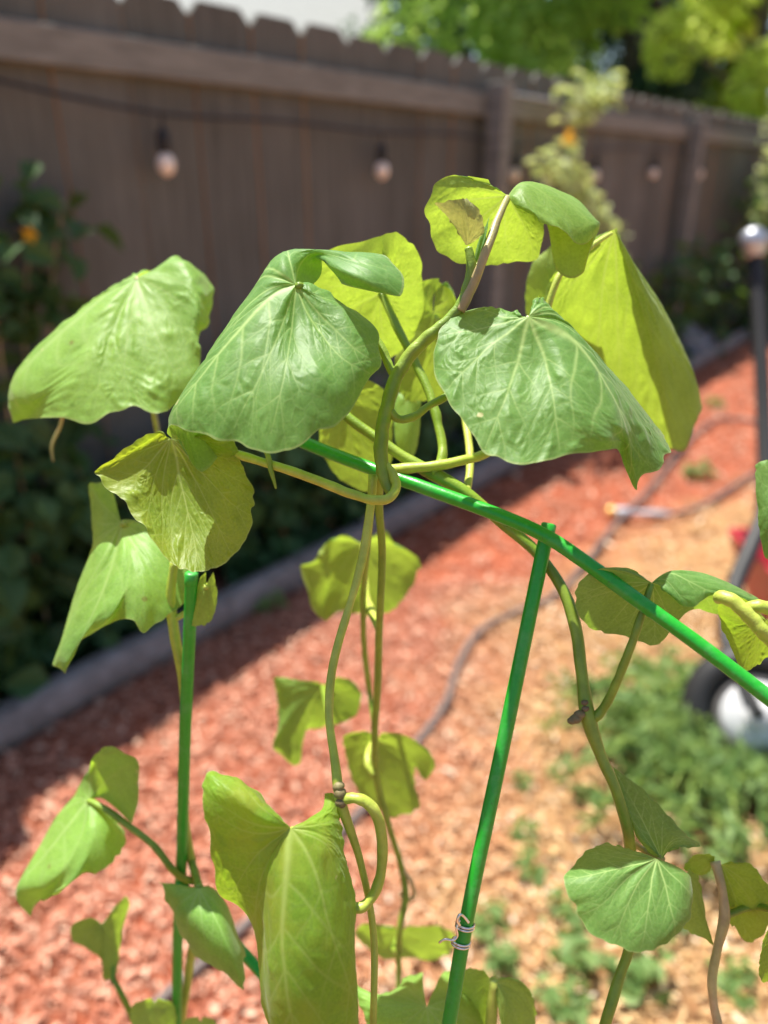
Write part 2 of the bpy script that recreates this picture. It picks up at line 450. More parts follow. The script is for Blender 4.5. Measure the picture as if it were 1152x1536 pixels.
def chips(n, seed, xr, yr, lmin, lmax):
    rng = np.random.default_rng(seed)
    X = rng.uniform(*xr, n); Y = rng.uniform(*yr, n)
    keep = (X * FNRM[0] + Y * FNRM[1] < FD - .03)
    X, Y = X[keep], Y[keep]; n = len(X)
    L = lmin + (lmax - lmin) * rng.random(n) ** 2; W = L * rng.uniform(.12, .4, n); H = np.minimum(W * .5, .006)
    yaw = rng.uniform(0, 2 * math.pi, n); pit = rng.normal(0, .22, n); rol = rng.normal(0, .4, n)
    ex = np.stack([np.cos(yaw) * np.cos(pit), np.sin(yaw) * np.cos(pit), np.sin(pit)], -1)
    side = np.stack([-np.sin(yaw), np.cos(yaw), np.zeros(n)], -1)
    up = np.cross(ex, side)
    ey = side * np.cos(rol)[:, None] + up * np.sin(rol)[:, None]
    ez = np.cross(ex, ey)
    c = np.stack([X, Y, rng.uniform(-.008, .012, n)], -1)
    s = np.array([[-1, -.7, -1], [1, -1, -1], [.9, .8, -1], [-.8, 1, -1], [-1, -.7, 1], [1, -1, 1], [.9, .8, 1], [-.8, 1, 1]]) / 2.
    v = c[:, None] + s[None, :, :1] * (L[:, None] * ex)[:, None] + s[None, :, 1:2] * (W[:, None] * ey)[:, None] + s[None, :, 2:] * (H[:, None] * ez)[:, None]
    f = np.array([[0, 3, 2, 1], [4, 5, 6, 7], [0, 1, 5, 4], [1, 2, 6, 5], [2, 3, 7, 6], [3, 0, 4, 7]])
    F_ = (np.arange(n)[:, None, None] * 8 + f[None]).reshape(-1, 4)
    return v.reshape(-1, 3), F_, np.repeat(rng.random(n), 8)
parts = [chips(78000, 1, (-1.5, 1.5), (.5, 2.4), .005, .028), chips(30000, 2, (-1.5, 3.8), (2.2, 7.2), .010, .045)]
V = np.concatenate([p[0] for p in parts]); Fc = np.concatenate([parts[0][1], parts[1][1] + len(parts[0][0])])
tag(mk('mulch', V, Fc, M['chip'], None, {'tint': np.concatenate([p[2] for p in parts])}, False), 'loose bark mulch chips strewn over the ground', 'mulch', kind='stuff')

# ------------------------------------------------------------------ fence
fence = empty('wooden_fence', fp(3.4, FD, 0), 'weathered grey-brown board fence with dog-eared tops running away to the right', 'fence')
fence.rotation_euler = (0, 0, 0)
rngf = np.random.default_rng(5)
s = -1.02
FH = 1.84
PITCHB = .2385
while s < 11.5:
    w = rngf.choice([.2255, .231, .235, .237]); h = FH + rngf.normal(0, .004); n0 = FD + rngf.normal(0, .0025); th = .021; e = .038
    prof = [(-w / 2, 0), (w / 2, 0), (w / 2, h - e), (w / 2 - e, h), (-w / 2 + e, h), (-w / 2, h - e)]
    lean = rngf.normal(0, .0015)
    v = np.array([fp(s + a + lean * b, n0 + dn, b - .02) for dn in (0, th) for a, b in prof])
    k = len(prof)
    fs = [np.arange(k)[None], np.arange(k, 2 * k)[::-1][None], np.array([[i, i + k, (i + 1) % k + k, (i + 1) % k] for i in range(k)])]
    o = mk('board', v, fs, M['board'], fence, None, False)
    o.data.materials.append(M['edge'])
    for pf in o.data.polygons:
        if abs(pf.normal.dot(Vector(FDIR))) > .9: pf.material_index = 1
    s += PITCHB
for za in (1.645, .36):
    for s0 in (-2.31, .6, 3.4, 6.2, 9.0):
        v, f = box_geo(fp(s0 + 1.4, FD - .0245, za), FDIR, FNRM, [0, 0, 1], 2.796, .038, .092)
        bevel(mk('rail', v, f, M['rail'], fence, None, False), .004)
for s0 in (.6, 3.4, 6.2, 9.0):
    v, f = box_geo(fp(s0, FD - .094, .86), FDIR, FNRM, [0, 0, 1], .092, .092, 1.74)
    bevel(mk('post', v, f, M['rail'], fence, None, False), .005)

# string of bulbs under the rail
sag = []
BS = [1.53, 2.56, 3.61, 4.56, 5.49, 6.46]
lights = empty('string_lights', fp(1.53, FD - .07, 1.5), 'black string lights with frosted bulbs hanging along the fence rail', 'string lights')
pts = [fp(.75, FD - .06, 1.60)] + [fp(1.1, FD - .07, 1.545)]
for a, b in zip(BS, BS[1:] + [7.4]):
    pts += [fp(a, FD - .07, 1.492 + .012 * math.sin(a * 5)), fp((a + b) / 2, FD - .07, 1.508)]
v, fs = tube_geo(np.array(pts), .0055, 8, 140); mk('cable', v, fs, M['black'], lights)
for a in BS:
    c = fp(a, FD - .07, 1.492 + .012 * math.sin(a * 5))
    dz = np.array([0, 0, 1.])
    b0 = c - dz * .10
    prof = np.array([(0, .006), (-.012, .020), (-.028, .027), (-.046, .026), (-.060, .018), (-.068, .006)])
    pp = np.array([b0 + dz * z for z, r in prof])
    v, fs = tube_geo(pp, prof[:, 1], 14, 24); bl = mk('bulb', v, fs, M['bulb'], lights)
    v, fs = tube_geo(np.array([c + dz * .004, c - dz * .04, c - dz * .045, c - dz * .10, c - dz * .104]), np.array([.007, .008, .016, .019, .015]), 12, 40)
    mk('socket', v, fs, M['black'], bl)

# thin bright rod lying along the rail, near the post
w0, w1 = fp(3.52, FD - .06, 1.698), fp(4.05, FD - .06, 1.698)
rod = empty('metal_rod', w0, 'thin bright metal rod resting on the fence rail beside the post', 'rod')
v, fs = tube_geo(np.array([w0, (w0 + w1) / 2 + [0, 0, .001], w1]), .0075, 8, 12); mk('bar', v, fs, M['silver'], rod)

# landscape timbers along the foot of the bed
LBL = ['grey landscape timber edging the dark bed at lower left', 'second grey landscape timber, beyond the middle vines', 'grey landscape timber behind the folded right leaf', 'farthest grey landscape timber near the red shaded ground']
for k, s0 in enumerate((-.75, 1.68, 4.11, 6.54)):
    pr = [(-.048, 0), (-.052, .045), (-.040, .085), (-.018, .098), (.018, .098), (.040, .085), (.052, .045), (.048, 0)]
    ns = 14
    v = []
    rngk = np.random.default_rng(k)
    for i in range(ns):
        ss = s0 + 2.415 * i / (ns - 1); d = rngk.normal(0, .0015, 2)
        v += [fp(ss, 1.735 + a + d[0], b - .004 + d[1]) for a, b in pr]
    n_ = len(pr)
    i, j = np.meshgrid(np.arange(ns - 1), np.arange(n_), indexing='ij')
    q = np.stack([i * n_ + j, (i + 1) * n_ + j, (i + 1) * n_ + (j + 1) % n_, i * n_ + (j + 1) % n_], -1).reshape(-1, 4)
    o = mk('landscape_timber', np.array(v), [q, np.arange(n_)[None], ((ns - 1) * n_ + np.arange(n_))[::-1][None]], M['timber'], None, None, True, fp(s0 + 1.2, 1.735, 0))
    tag(o, LBL[k], 'timber', 'landscape timbers edging the bed')

# ------------------------------------------------------------------ foliage makers
def leaf_cards(pos, nrm, size, rng, asp=.75, fold=.25, mb=None, droop=.0):
    """many small folded leaves, six corners each"""
    n = len(pos)
    nrm = nrm / (np.linalg.norm(nrm, axis=1)[:, None] + 1e-9)
    r = rng.normal(size=(n, 3)); r[:, 2] -= droop
    ax = r - nrm * (r * nrm).sum(1)[:, None]; ax /= np.linalg.norm(ax, axis=1)[:, None] + 1e-9
    sd = np.cross(nrm, ax)
    sz = np.asarray(size) * np.ones(n)
    tpl = np.array([[0, 0, 0], [.30, -.5, fold], [.68, -.36, fold * .8], [1, 0, -.12], [.68, .36, fold * .8], [.30, .5, fold]])
    v = (pos[:, None] + (tpl[None, :, 0:1] - .4) * ax[:, None] * sz[:, None, None] + tpl[None, :, 1:2] * asp * sd[:, None] * sz[:, None, None]
         + tpl[None, :, 2:3] * nrm[:, None] * sz[:, None, None])
    f = np.array([[0, 1, 2, 3], [0, 3, 4, 5]])
    F_ = (np.arange(n)[:, None, None] * 6 + f[None]).reshape(-1, 4)
    return v.reshape(-1, 3), F_

def clump_points(centres, radii, n, rng, shell=.55):
    k = rng.choice(len(centres), n, p=np.array(radii) ** 2 / (np.array(radii) ** 2).sum())
    d = rng.normal(size=(n, 3)); d /= np.linalg.norm(d, axis=1)[:, None]
    rr = (shell + (1 - shell) * rng.random(n)) ** .8
    p = np.array(centres)[k] + d * (np.array(radii)[k] * rr)[:, None]
    return p, d, k

def tree(name, label, x, y, h, crown_r, crown_h, mat, n, leafsz, seed, nclump=26, group='trees beyond the fence', base=.35):
    rng = np.random.default_rng(seed)
    root = empty(name, (x, y, 0), label, 'tree', group)
    mb = MB()
    top = np.array([x + rng.normal(0, .1), y, h * .85])
    v, fs = tube_geo(np.array([[x, y, -.1], [x + .05, y, h * .3], [x - .05, y + .05, h * .6], top]), np.array([.17, .13, .08, .03]) * h / 6, 10, 24, True, .1, seed); mb.add(v, fs)
    cs, rs = [], []
    for i in range(nclump):
        zf = rng.random(); a = rng.uniform(0, 2 * math.pi)
        env = math.sin(math.pi * (.18 + .75 * zf)) ** .7
        r = crown_r * env * math.sqrt(rng.uniform(.1, 1)) * .85
        c = np.array([x + r * math.cos(a), y + r * math.sin(a), h * base + crown_h * zf])
        cs.append(c); rs.append(crown_r * rng.uniform(.24, .42))
        if i % 2 == 0:
            b = np.array([x, y, max(h * .2, c[2] - r * .7)])
            v, fs = tube_geo(np.array([b, (b + c) / 2 + [0, 0, .1 * r], c]), np.array([.05, .035, .012]) * h / 6, 6, 8); mb.add(v, fs)
    mb.build('trunk', M['bark'], root)
    p, d, k = clump_points(cs, rs, n, rng)
    nr = d * .6 + rng.normal(size=(n, 3)) * .6 + np.array([0, 0, .6])
    v, f = leaf_cards(p, nr, leafsz * rng.uniform(.6, 1.3, n), rng, .7, .15)
    tt = np.clip(rng.normal(.45, .25, n) + rng.normal(0, .15, len(cs))[k], 0, 1)
    mk('crown', v, f, M[mat], root, {'tint': np.repeat(tt, 6)}, False)
    return root

tree('broadleaf_tree', 'sunlit light green tree behind the middle of the fence', 1.75, 11.0, 6.2, 1.75, 4.6, 'tree_light', 7500, .15, 1, base=.24)
tree('broadleaf_tree', 'tall light green tree beyond the fence to the right of the dark tree', 6.2, 15.5, 8., 2.2, 6.4, 'tree_mid', 9000, .17, 2, base=.2)
tree('conifer_tree', 'dark blue-green tree in the gap between the two sunlit trees', 3.9, 13.8, 8.5, 1.7, 7.4, 'tree_dark', 9000, .16, 3, base=.1)
tree('broadleaf_tree', 'brightest light green tree at the upper right corner', 4.1, 9.4, 4.6, 1.2, 3.9, 'tree_bright', 9000, .11, 4, base=.16)
tree('broadleaf_tree', 'thin dark tree with bright sky gaps left of the first light green tree', .42, 13.5, 7.5, 1.7, 5.5, 'tree_dark', 2600, .16, 5, base=.28)
tree('conifer_tree', 'dark tree trunk and crown left of the brightest corner tree', 5.35, 17.5, 9., 1.6, 8, 'tree_dark', 6000, .18, 6, base=.08)
tree('broadleaf_tree', 'dark green tree behind all the others near the top edge', 2.3, 20., 10, 3.2, 7.5, 'tree_dark', 5000, .22, 7, base=.2)

# white house beyond the fence
hx = np.array([-.6, 15.5, 0])
house = empty('house', hx, 'pale house whose light roof just shows over the fence top', 'house')
ux, uy, uz = np.array([1., 0, 0]), np.array([0, 1., 0]), np.array([0, 0, 1.])
L0, L1, Y0, EH, RH, RY = -7.0, .62, -1.9, 2.75, 5.2, 2.2
pr = [(Y0 + .35, 0), (Y0 + .35, EH), (RY, RH - .12), (2 * RY - Y0 - .35, EH), (2 * RY - Y0 - .35, 0)]
v = np.array([hx + ux * a + uy * b + uz * c for a in (L0 + .3, L1 - .3) for b, c in pr])
mk('wall', v, [np.arange(5)[None], np.arange(5, 10)[::-1][None], np.array([[i, i + 5, (i + 1) % 5 + 5, (i + 1) % 5] for i in (0, 1, 2, 3)])], M['siding'], house, None, False)
mb = MB()
for sg in (-1, 1):
    a0 = np.array([0, sg * (RY - Y0), EH - RH]); ln = np.linalg.norm(a0); a0 /= ln
    nn = np.cross([1., 0, 0], a0); nn *= np.sign(nn[2])
    c = hx + ux * (L0 + L1) / 2 + uy * RY + uz * RH + a0 * ln / 2 + nn * .06
    v, f = box_geo(c, ux, a0, nn, L1 - L0, ln + .05, .12); mb.add(v, f)
mb.build('roof', M['roof'], house, False)
v, f = box_geo(hx + ux * -2. + uy * (Y0 + .33) + uz * 1.7, ux, uy, uz, 1.1, .08, 1.2); wf = mk('window', v, f, M['white'], house, None, False)
v, f = box_geo(hx + ux * -2. + uy * (Y0 + .31) + uz * 1.7, ux, uy, uz, .92, .08, 1.02); mk('pane', v, f, M['glass'], wf, None, False)

# leafy plants growing in the bed against the fence
def bed_plant(name, label, cat, stems, n, leafsz, mat, seed, spread=.13, flowers=(), group=None, stem_mat='stem_old', droop=.6, asp=.85, rad=.004):
    """stems: polylines in world space; leaves gather round them"""
    rng = np.random.default_rng(seed)
    root = empty(name, (*np.array(stems[0][0])[:2], 0), label, cat, group)
    ps = []
    for st in stems:
        st = np.array(st, float)
        v, fs = tube_geo(st, np.linspace(rad, rad * .5, len(st)), 6, len(st) * 6); mk('stem', v, fs, M[stem_mat], root)
        ps.append(spline(st, 40))
    ps = np.concatenate(ps)
    k = rng.integers(0, len(ps), n)
    d = rng.normal(size=(n, 3)); d /= np.linalg.norm(d, axis=1)[:, None]
    p = ps[k] + d * spread * rng.uniform(.15, 1, n)[:, None]
    p[:, 2] = np.maximum(p[:, 2], .03)
    over = p @ FNRM - (FD - .06); p -= np.where(over > 0, over, 0)[:, None] * FNRM
    nr = d * .4 + np.array([0, 0, .7]) + rng.normal(size=(n, 3)) * .35 - FNRM * .25
    v, f = leaf_cards(p, nr, leafsz * rng.uniform(.5, 1.25, n), rng, asp, .18, droop=droop)
    mk('foliage', v, f, M[mat], root, {'tint': np.repeat(rng.random(n), 6)}, False)
    for c in flowers:
        a = np.linspace(0, 2 * math.pi, 5, endpoint=False)
        c = np.array(c)
        v = [c]; fl = []
        for q in a:
            e = np.array([math.cos(q), -.4, math.sin(q)]); e2 = np.array([-math.sin(q), 0, math.cos(q)])
            i = len(v); v += [c + e * .012 + e2 * .007, c + e * .024 + [0, -.004, 0], c + e * .012 - e2 * .007]
            fl.append([0, i, i + 1, i + 2])
        mk('flower', np.array(v), np.array(fl), M['petal'], root, {'tint': np.full(len(v), .5)}, False)
    return root
g1 = 'leafy plants in the bed along the fence'
def FP(x, y, n): return on_fence(x, y, n)
bed_plant('cucumber_vine', 'tall dark leafy vine with a yellow blossom at the far left of the fence', 'plant',
          [[fp(.95, 1.95, 0), FP(40, 560, 2.0), FP(40, 420, 2.02), FP(60, 290, 2.03)], [fp(.85, 1.92, 0), FP(10, 600, 1.97), FP(-10, 450, 2.0), FP(-20, 360, 2.0)], [fp(1.0, 1.93, 0), FP(90, 640, 1.97), FP(75, 480, 2.0), FP(95, 300, 2.03)]],
          230, .085, 'bush', 31, .13, [FP(47, 352, 1.93)], g1)
bed_plant('squash_plant', 'dense dark bushy plant in the shade below the left leaf', 'plant',
          [[fp(.75, 1.93, 0), fp(.72, 1.9, .35), fp(.8, 1.88, .62)], [fp(.95, 1.93, 0), fp(1.05, 1.9, .3), fp(1.0, 1.88, .6)], [fp(.6, 1.93, 0), fp(.5, 1.9, .3), fp(.52, 1.88, .55)], [fp(1.2, 1.93, 0), fp(1.25, 1.92, .3), fp(1.3, 1.9, .55)]],
          620, .10, 'bush', 32, .22, (), g1)
bed_plant('squash_plant', 'dark bushy plant against the fence behind the main shoot', 'plant',
          [[fp(1.6, 1.93, 0), fp(1.55, 1.9, .35), fp(1.6, 1.88, .6)], [fp(1.9, 1.93, 0), fp(1.95, 1.9, .3), fp(1.9, 1.88, .62)], [fp(2.2, 1.93, 0), fp(2.25, 1.92, .3), fp(2.2, 1.9, .55)], [fp(1.75, 1.93, 0), fp(1.72, 1.92, .5), fp(1.75, 1.95, .85)]],
          560, .10, 'bush', 33, .2, (), g1)
bed_plant('squash_plant', 'low dark plant at the fence foot between the two front leaves', 'plant',
          [[fp(2.6, 1.95, 0), fp(2.65, 1.92, .25), fp(2.6, 1.9, .42)], [fp(3.0, 1.95, 0), fp(3.1, 1.92, .2), fp(3.0, 1.9, .4)], [fp(3.4, 1.95, 0), fp(3.5, 1.92, .2), fp(3.5, 1.9, .4)]],
          330, .09, 'bush', 34, .17, (), g1)
bed_plant('squash_plant', 'dark plant at the fence foot to the right of the translucent leaf', 'plant',
          [[fp(4.2, 1.95, 0), fp(4.3, 1.92, .3), fp(4.2, 1.9, .5)], [fp(5.0, 1.95, 0), fp(5.1, 1.92, .3), fp(5.0, 1.9, .6)], [fp(5.8, 1.95, 0), fp(5.9, 1.92, .4), fp(6.0, 1.9, .7)], [fp(6.6, 1.95, 0), fp(6.7, 1.92, .4), fp(6.6, 1.9, .8)]],
          620, .12, 'bush', 35, .3, (), g1)
bed_plant('climbing_plant', 'tall climbing plant with pale variegated leaves and an orange flower against the fence', 'plant',
          [[fp(3.95, 1.86, 0), FP(935, 420, 1.86), FP(918, 350, 1.86), FP(880, 290, 1.86), FP(860, 225, 1.86), FP(858, 150, 1.84), FP(880, 130, 1.84)],
           [FP(900, 330, 1.86), FP(850, 270, 1.85), FP(815, 240, 1.84)], [FP(860, 165, 1.84), FP(890, 150, 1.82), FP(925, 135, 1.8)]],
          420, .065, 'bright_bush', 36, .095, [FP(852, 208, 1.8), FP(858, 214, 1.8), FP(854, 200, 1.8), FP(848, 212, 1.8)], None, 'stem_old', .4, .7, .006)
bed_plant('evergreen_shrub', 'tall bushy green shrub at the far right end of the fence', 'shrub',
          [[fp(7.6, 1.75, 0), fp(7.55, 1.72, .8), fp(7.6, 1.7, 1.35)], [fp(8.1, 1.75, 0), fp(8.15, 1.72, .8), fp(8.1, 1.7, 1.6)], [fp(7.8, 1.5, 0), fp(7.85, 1.45, .7), fp(7.8, 1.45, 1.2)], [fp(8.5, 1.6, 0), fp(8.6, 1.5, .8), fp(8.6, 1.5, 1.7)]],
          2600, .09, 'bush', 37, .36, (), None, 'bark', .2, .6, .02)
bed_plant('flowering_shrub', 'pale sunlit shrub rising in front of the right end of the fence', 'shrub',
          [[fp(7.75, 1.8, 0), fp(7.4, 1.75, 1.3), fp(7.2, 1.68, 1.8), fp(7.1, 1.62, 1.5)], [fp(8.0, 1.75, 0), fp(7.7, 1.7, 1.3), fp(7.5, 1.62, 2.0)], [fp(8.5, 1.75, 0), fp(8.4, 1.7, 1.3), fp(8.4, 1.65, 2.1)]],
          700, .075, 'bright_bush', 38, .2, (), None, 'bark', .2, .6, .02)

# feathery clump and little weeds in the sunny mulch
def feather(name, label, cat, c, R, H, nb, seed, mat='fern', group=None):
    rng = np.random.default_rng(seed)
    root = empty(name, (c[0], c[1], 0), label, cat, group)
    sv, sf, lv, lf, n1, n2, tt = [], [], [], [], 0, 0, []
    sm_ = MB(); lm = MB()
    for b in range(nb):
        a = rng.uniform(0, 2 * math.pi); out = R * math.sqrt(rng.random()); h = H * rng.uniform(.5, 1.)
        p0 = np.array([c[0] + .12 * R * math.cos(a), c[1] + .12 * R * math.sin(a), 0])
        p1 = np.array([c[0] + .6 * out * math.cos(a), c[1] + .6 * out * math.sin(a), h])
        p2 = np.array([c[0] + 1.15 * out * math.cos(a), c[1] + 1.15 * out * math.sin(a), h * .72])
        pts = spline(np.array([p0, p1, p2]), 14)
        v, fs = tube_geo(pts, .0022, 4, 14, False); sm_.add(v, fs)
        k = rng.integers(3, 14, 26)
        pos = pts[k] + rng.normal(0, .012, (26, 3))
        d = rng.normal(size=(26, 3)) + [math.cos(a) * .6, math.sin(a) * .6, .3]
        d[:, 2] = np.abs(d[:, 2])
        v, f = leaf_cards(pos, d, .075 * rng.uniform(.6, 1.25, 26), rng, .13, .1)
        lm.add(v, f, np.repeat(np.clip(rng.normal(.5, .3, 26), 0, 1), 6))
    sm_.build('stalks' if False else 'stem', M['stem'], root)
    lm.build('foliage', M[mat], root, False)
    return root
feather('feathery_plant', 'big bright green feathery clump in the mulch at right', 'plant', (.78, 1.44), .34, .15, 85, 51)
feather('feathery_plant', 'smaller feathery clump at the right edge beside the dark pot', 'plant', (1.0, 1.25), .20, .13, 60, 52)
def weed(label, x, y, r, h, seed):
    c = on_ground(x, y)
    rng = np.random.default_rng(seed)
    root = empty('weed', (c[0], c[1], 0), label, 'weed', 'small weeds in the mulch')
    n = int(16 + 120 * r)
    d = rng.normal(size=(n, 3)); d[:, 2] = np.abs(d[:, 2]) + .2; d /= np.linalg.norm(d, axis=1)[:, None]
    p = np.array([c[0], c[1], 0]) + d * np.array([r, r, h]) * rng.uniform(.4, 1, n)[:, None]
    v, f = leaf_cards(p, d + [0, 0, .5], r * .62 * rng.uniform(.6, 1.2, n), rng, .55, .15)
    mb = MB()
    for q in p[:8]:
        v2, fs2 = tube_geo(np.array([[c[0], c[1], -.01], (q + np.array([c[0], c[1], 0])) / 2 + [0, 0, .004], q]), .0015, 4, 6); mb.add(v2, fs2)
    mb.build('stem', M['stem'], root)
    mk('foliage', v, f, M['fern'], root, {'tint': np.repeat(rng.random(n) * .6, 6)}, False)
for i, (x, y, r, h, lb) in enumerate([
    (780, 1180, .028, .03, 'tiny weed beside the tied stake, farthest up its row'), (835, 1168, .028, .035, 'small dark weed just left of the brown vine node'),
    (785, 1250, .032, .03, 'small weed midway along the row right of the tied stake'), (795, 1305, .04, .04, 'leafy weed in the row level with the round leaf'),
    (845, 1385, .05, .05, 'broad weed under the round shaded leaf'), (735, 1395, .045, .05, 'weed tuft right beside the silver wire tie'),
    (750, 1450, .04, .045, 'weed tuft below the wire tie'), (880, 1460, .055, .05, 'bright weed tuft between the right stem and the stake'),
    (965, 1480, .06, .055, 'wide weed tuft right of the lower right stem'), (840, 1510, .05, .045, 'weed tuft at the bottom edge right of the pale leaves'),
    (1010, 1390, .045, .045, 'weed tuft behind the grey folded leaf'), (1100, 1480, .045, .04, 'weed tuft at the lower right corner'),
    (930, 1080, .05, .06, 'weed tuft on the near side of the feathery clump'), (880, 1200, .04, .04, 'weed tuft under the descending right stem'),
    (1070, 610, .06, .05, 'small pale weed beside the far hose'), (1045, 715, .07, .07, 'pale weed in the sunny mulch beyond the hose nozzle'),
    (700, 690, .10, .05, 'low weed at the shaded foot of the timber'), (405, 912, .05, .06, 'pale weed against the landscape timber')]):
    weed(lb, x, y, r * 1.3, h * 1.25, 70 + i)

# garden hose with its nozzle
def gpt(x, y, z): return on_ground(x, y, z)
hose = empty('garden_hose', gpt(690, 990, 0), 'brown garden hose curving across the mulch', 'hose')
hp = [(200, 1536), (320, 1430), (440, 1320), (560, 1195), (630, 1108), (668, 1055), (688, 995), (722, 945), (780, 915), (832, 893), (880, 842), (925, 785), (975, 733), (1010, 690), (1050, 645), (1085, 628), (1130, 632), (1180, 650)]
v, fs = tube_geo(np.array([gpt(x, y, .014) for x, y in hp]), .0105, 10, 170); mk('tube', v, fs, M['hose'], hose)
hp2 = [(1000, 772), (1050, 760), (1100, 730), (1160, 695), (1240, 660)]
hose2 = empty('garden_hose', gpt(1050, 760, 0), 'short length of hose ending in a nozzle at right', 'hose')
v, fs = tube_geo(np.array([gpt(x, y, .02) for x, y in hp2]), .0105, 10, 60); mk('tube', v, fs, M['hose'], hose2)
a, b = gpt(1005, 772, .022), gpt(922, 768, .026); d = b - a
v, fs = tube_geo(np.array([a, a + d * .15, a + d * .3, a + d * .7, a + d * .72, b]), np.array([.012, .017, .017, .014, .02, .02]), 12, 40); nz_ = mk('nozzle', v, fs, M['silver'], hose2)
v, fs = tube_geo(np.array([b - d * .02, b + d * .1, b + d * .16]), np.array([.022, .024, .014]), 12, 12); mk('nozzle_tip', v, fs, M['brass'], nz_)

# things at the right edge
def lathe(name, c, prof, mat, parent=None, sides=28):
    pp = np.array([[c[0], c[1], c[2] + z] for r, z in prof]); rr = np.array([r for r, z in prof])
    an = np.linspace(0, 2 * math.pi, sides, endpoint=False)
    v = np.stack([c[0] + rr[:, None] * np.cos(an), c[1] + rr[:, None] * np.sin(an), (c[2] + np.array([z for r, z in prof]))[:, None] * np.ones(sides)], -1).reshape(-1, 3)
    n = len(prof)
    i, j = np.meshgrid(np.arange(n - 1), np.arange(sides), indexing='ij')
    q = np.stack([i * sides + j, i * sides + (j + 1) % sides, (i + 1) * sides + (j + 1) % sides, (i + 1) * sides + j], -1).reshape(-1, 4)
    return mk(name, v, [q], mat, parent)
def torus(c, ax, R, r, seg=44, sides=12, squash=1.):
    t = np.linspace(0, 2 * math.pi, seg, endpoint=False)
    ax = ax / np.linalg.norm(ax); a = np.cross(ax, [0, 0, 1.]); a /= np.linalg.norm(a); b = np.cross(ax, a)
    s = np.linspace(0, 2 * math.pi, sides, endpoint=False)
    rad = np.cos(t)[:, None] * a + np.sin(t)[:, None] * b
    v = c + rad[:, None] * (R + r * np.cos(s))[None, :, None] + ax * (r * squash * np.sin(s))[None, :, None]
    i, j = np.meshgrid(np.arange(seg), np.arange(sides), indexing='ij')
    q = np.stack([i * sides + j, (i + 1) % seg * sides + j, (i + 1) % seg * sides + (j + 1) % sides, i * sides + (j + 1) % sides], -1).reshape(-1, 4)
    return v.reshape(-1, 3), [q]
wr = on_ground(1100, 1160)
WC = wr + np.array([.03, .02, .165]); wax = np.array([-.30, -.80, .50]); wax /= np.linalg.norm(wax)
barrow = empty('wheelbarrow', (WC[0], WC[1], 0), 'red wheelbarrow with a black tyre and white hub at the right edge', 'wheelbarrow')
wheel = mk('wheel', *torus(WC, wax, .084, .013, 36, 8, 2.2), M['grey_metal'], barrow)
v, fs = torus(WC, wax, .130, .036, 48, 14, 1.05); mk('tyre', v, fs, M['black'], wheel)
rngb = np.random.default_rng(9)
hb = MB()
v, fs = tube_geo(np.array([WC - wax * .03, WC - wax * .02, WC + wax * .028, WC + wax * .04]), np.array([.03, .076, .074, .03]), 28, 26); hb.add(v, fs)
v, fs = tube_geo(np.array([WC + wax * .03, WC + wax * .055, WC + wax * .06]), np.array([.028, .026, .01]), 16, 12); hb.add(v, fs)
hb.build('hub', M['white'], wheel)
d0 = 2.02
hpts = [WC + wax * .07, P(1090, 960, 1.86), P(1102, 880, 1.98), P(1126, 822, 2.06), P(1147, 765, 2.12), P(1146, 640, 2.2), P(1141, 520, 2.25), P(1134, 400, 2.28), P(1131, 366, 2.285)]
v, fs = tube_geo(np.array(hpts), np.array([.014, .018, .022, .024, .024, .022, .022, .022, .022]), 14, 110); hd = mk('handle', v, fs, M['black'], barrow)
v, fs = tube_geo(np.array([P(1132, 385, 2.27), P(1131, 372, 2.27), P(1129, 360, 2.265), P(1128, 348, 2.265), P(1127, 342, 2.265)]), np.array([.024, .033, .036, .029, .009]), 16, 24); mk('cap', v, fs, M['silver'], hd)
v, fs = tube_geo(np.array([P(1131, 366, 2.27), P(1150, 360, 2.3), P(1180, 372, 2.4), P(1190, 620, 2.4), P(1200, 800, 2.3)]), .02, 12, 50); mk('handle', v, fs, M['grey_metal'], barrow)
tc = P(1252, 885, 2.15)
prof_b, prof_t = [(-.17, -.13), (.17, -.13), (.17, .13), (-.17, .13)], [(-.24, -.21), (.26, -.21), (.26, .21), (-.24, .21)]
tv = [tc + np.array([a, b, -.10]) for a, b in prof_b] + [tc + np.array([a, b, .10]) for a, b in prof_t]
tv += [tc + np.array([a * .96, b * .96, .10]) for a, b in prof_t] + [tc + np.array([a * .96, b * .96, -.09]) for a, b in prof_b]
tf = [[0, 3, 2, 1]] + [[i, (i + 1) % 4, 4 + (i + 1) % 4, 4 + i] for i in range(4)] + [[4 + i, 4 + (i + 1) % 4, 8 + (i + 1) % 4, 8 + i] for i in range(4)] + [[8 + i, 8 + (i + 1) % 4, 12 + (i + 1) % 4, 12 + i] for i in range(4)] + [[12, 13, 14, 15]]
bevel(mk('tray', np.array(tv), np.array(tf), M['red'], barrow, None, False), .012, 3)
for dx in (-.1, .12):
    b0 = tc + np.array([dx, .12, -.1]); v, fs = tube_geo(np.array([b0, [b0[0], b0[1] + .05, 0]]), .014, 10, 6); mk('leg', v, fs, M['dark_metal'], barrow)
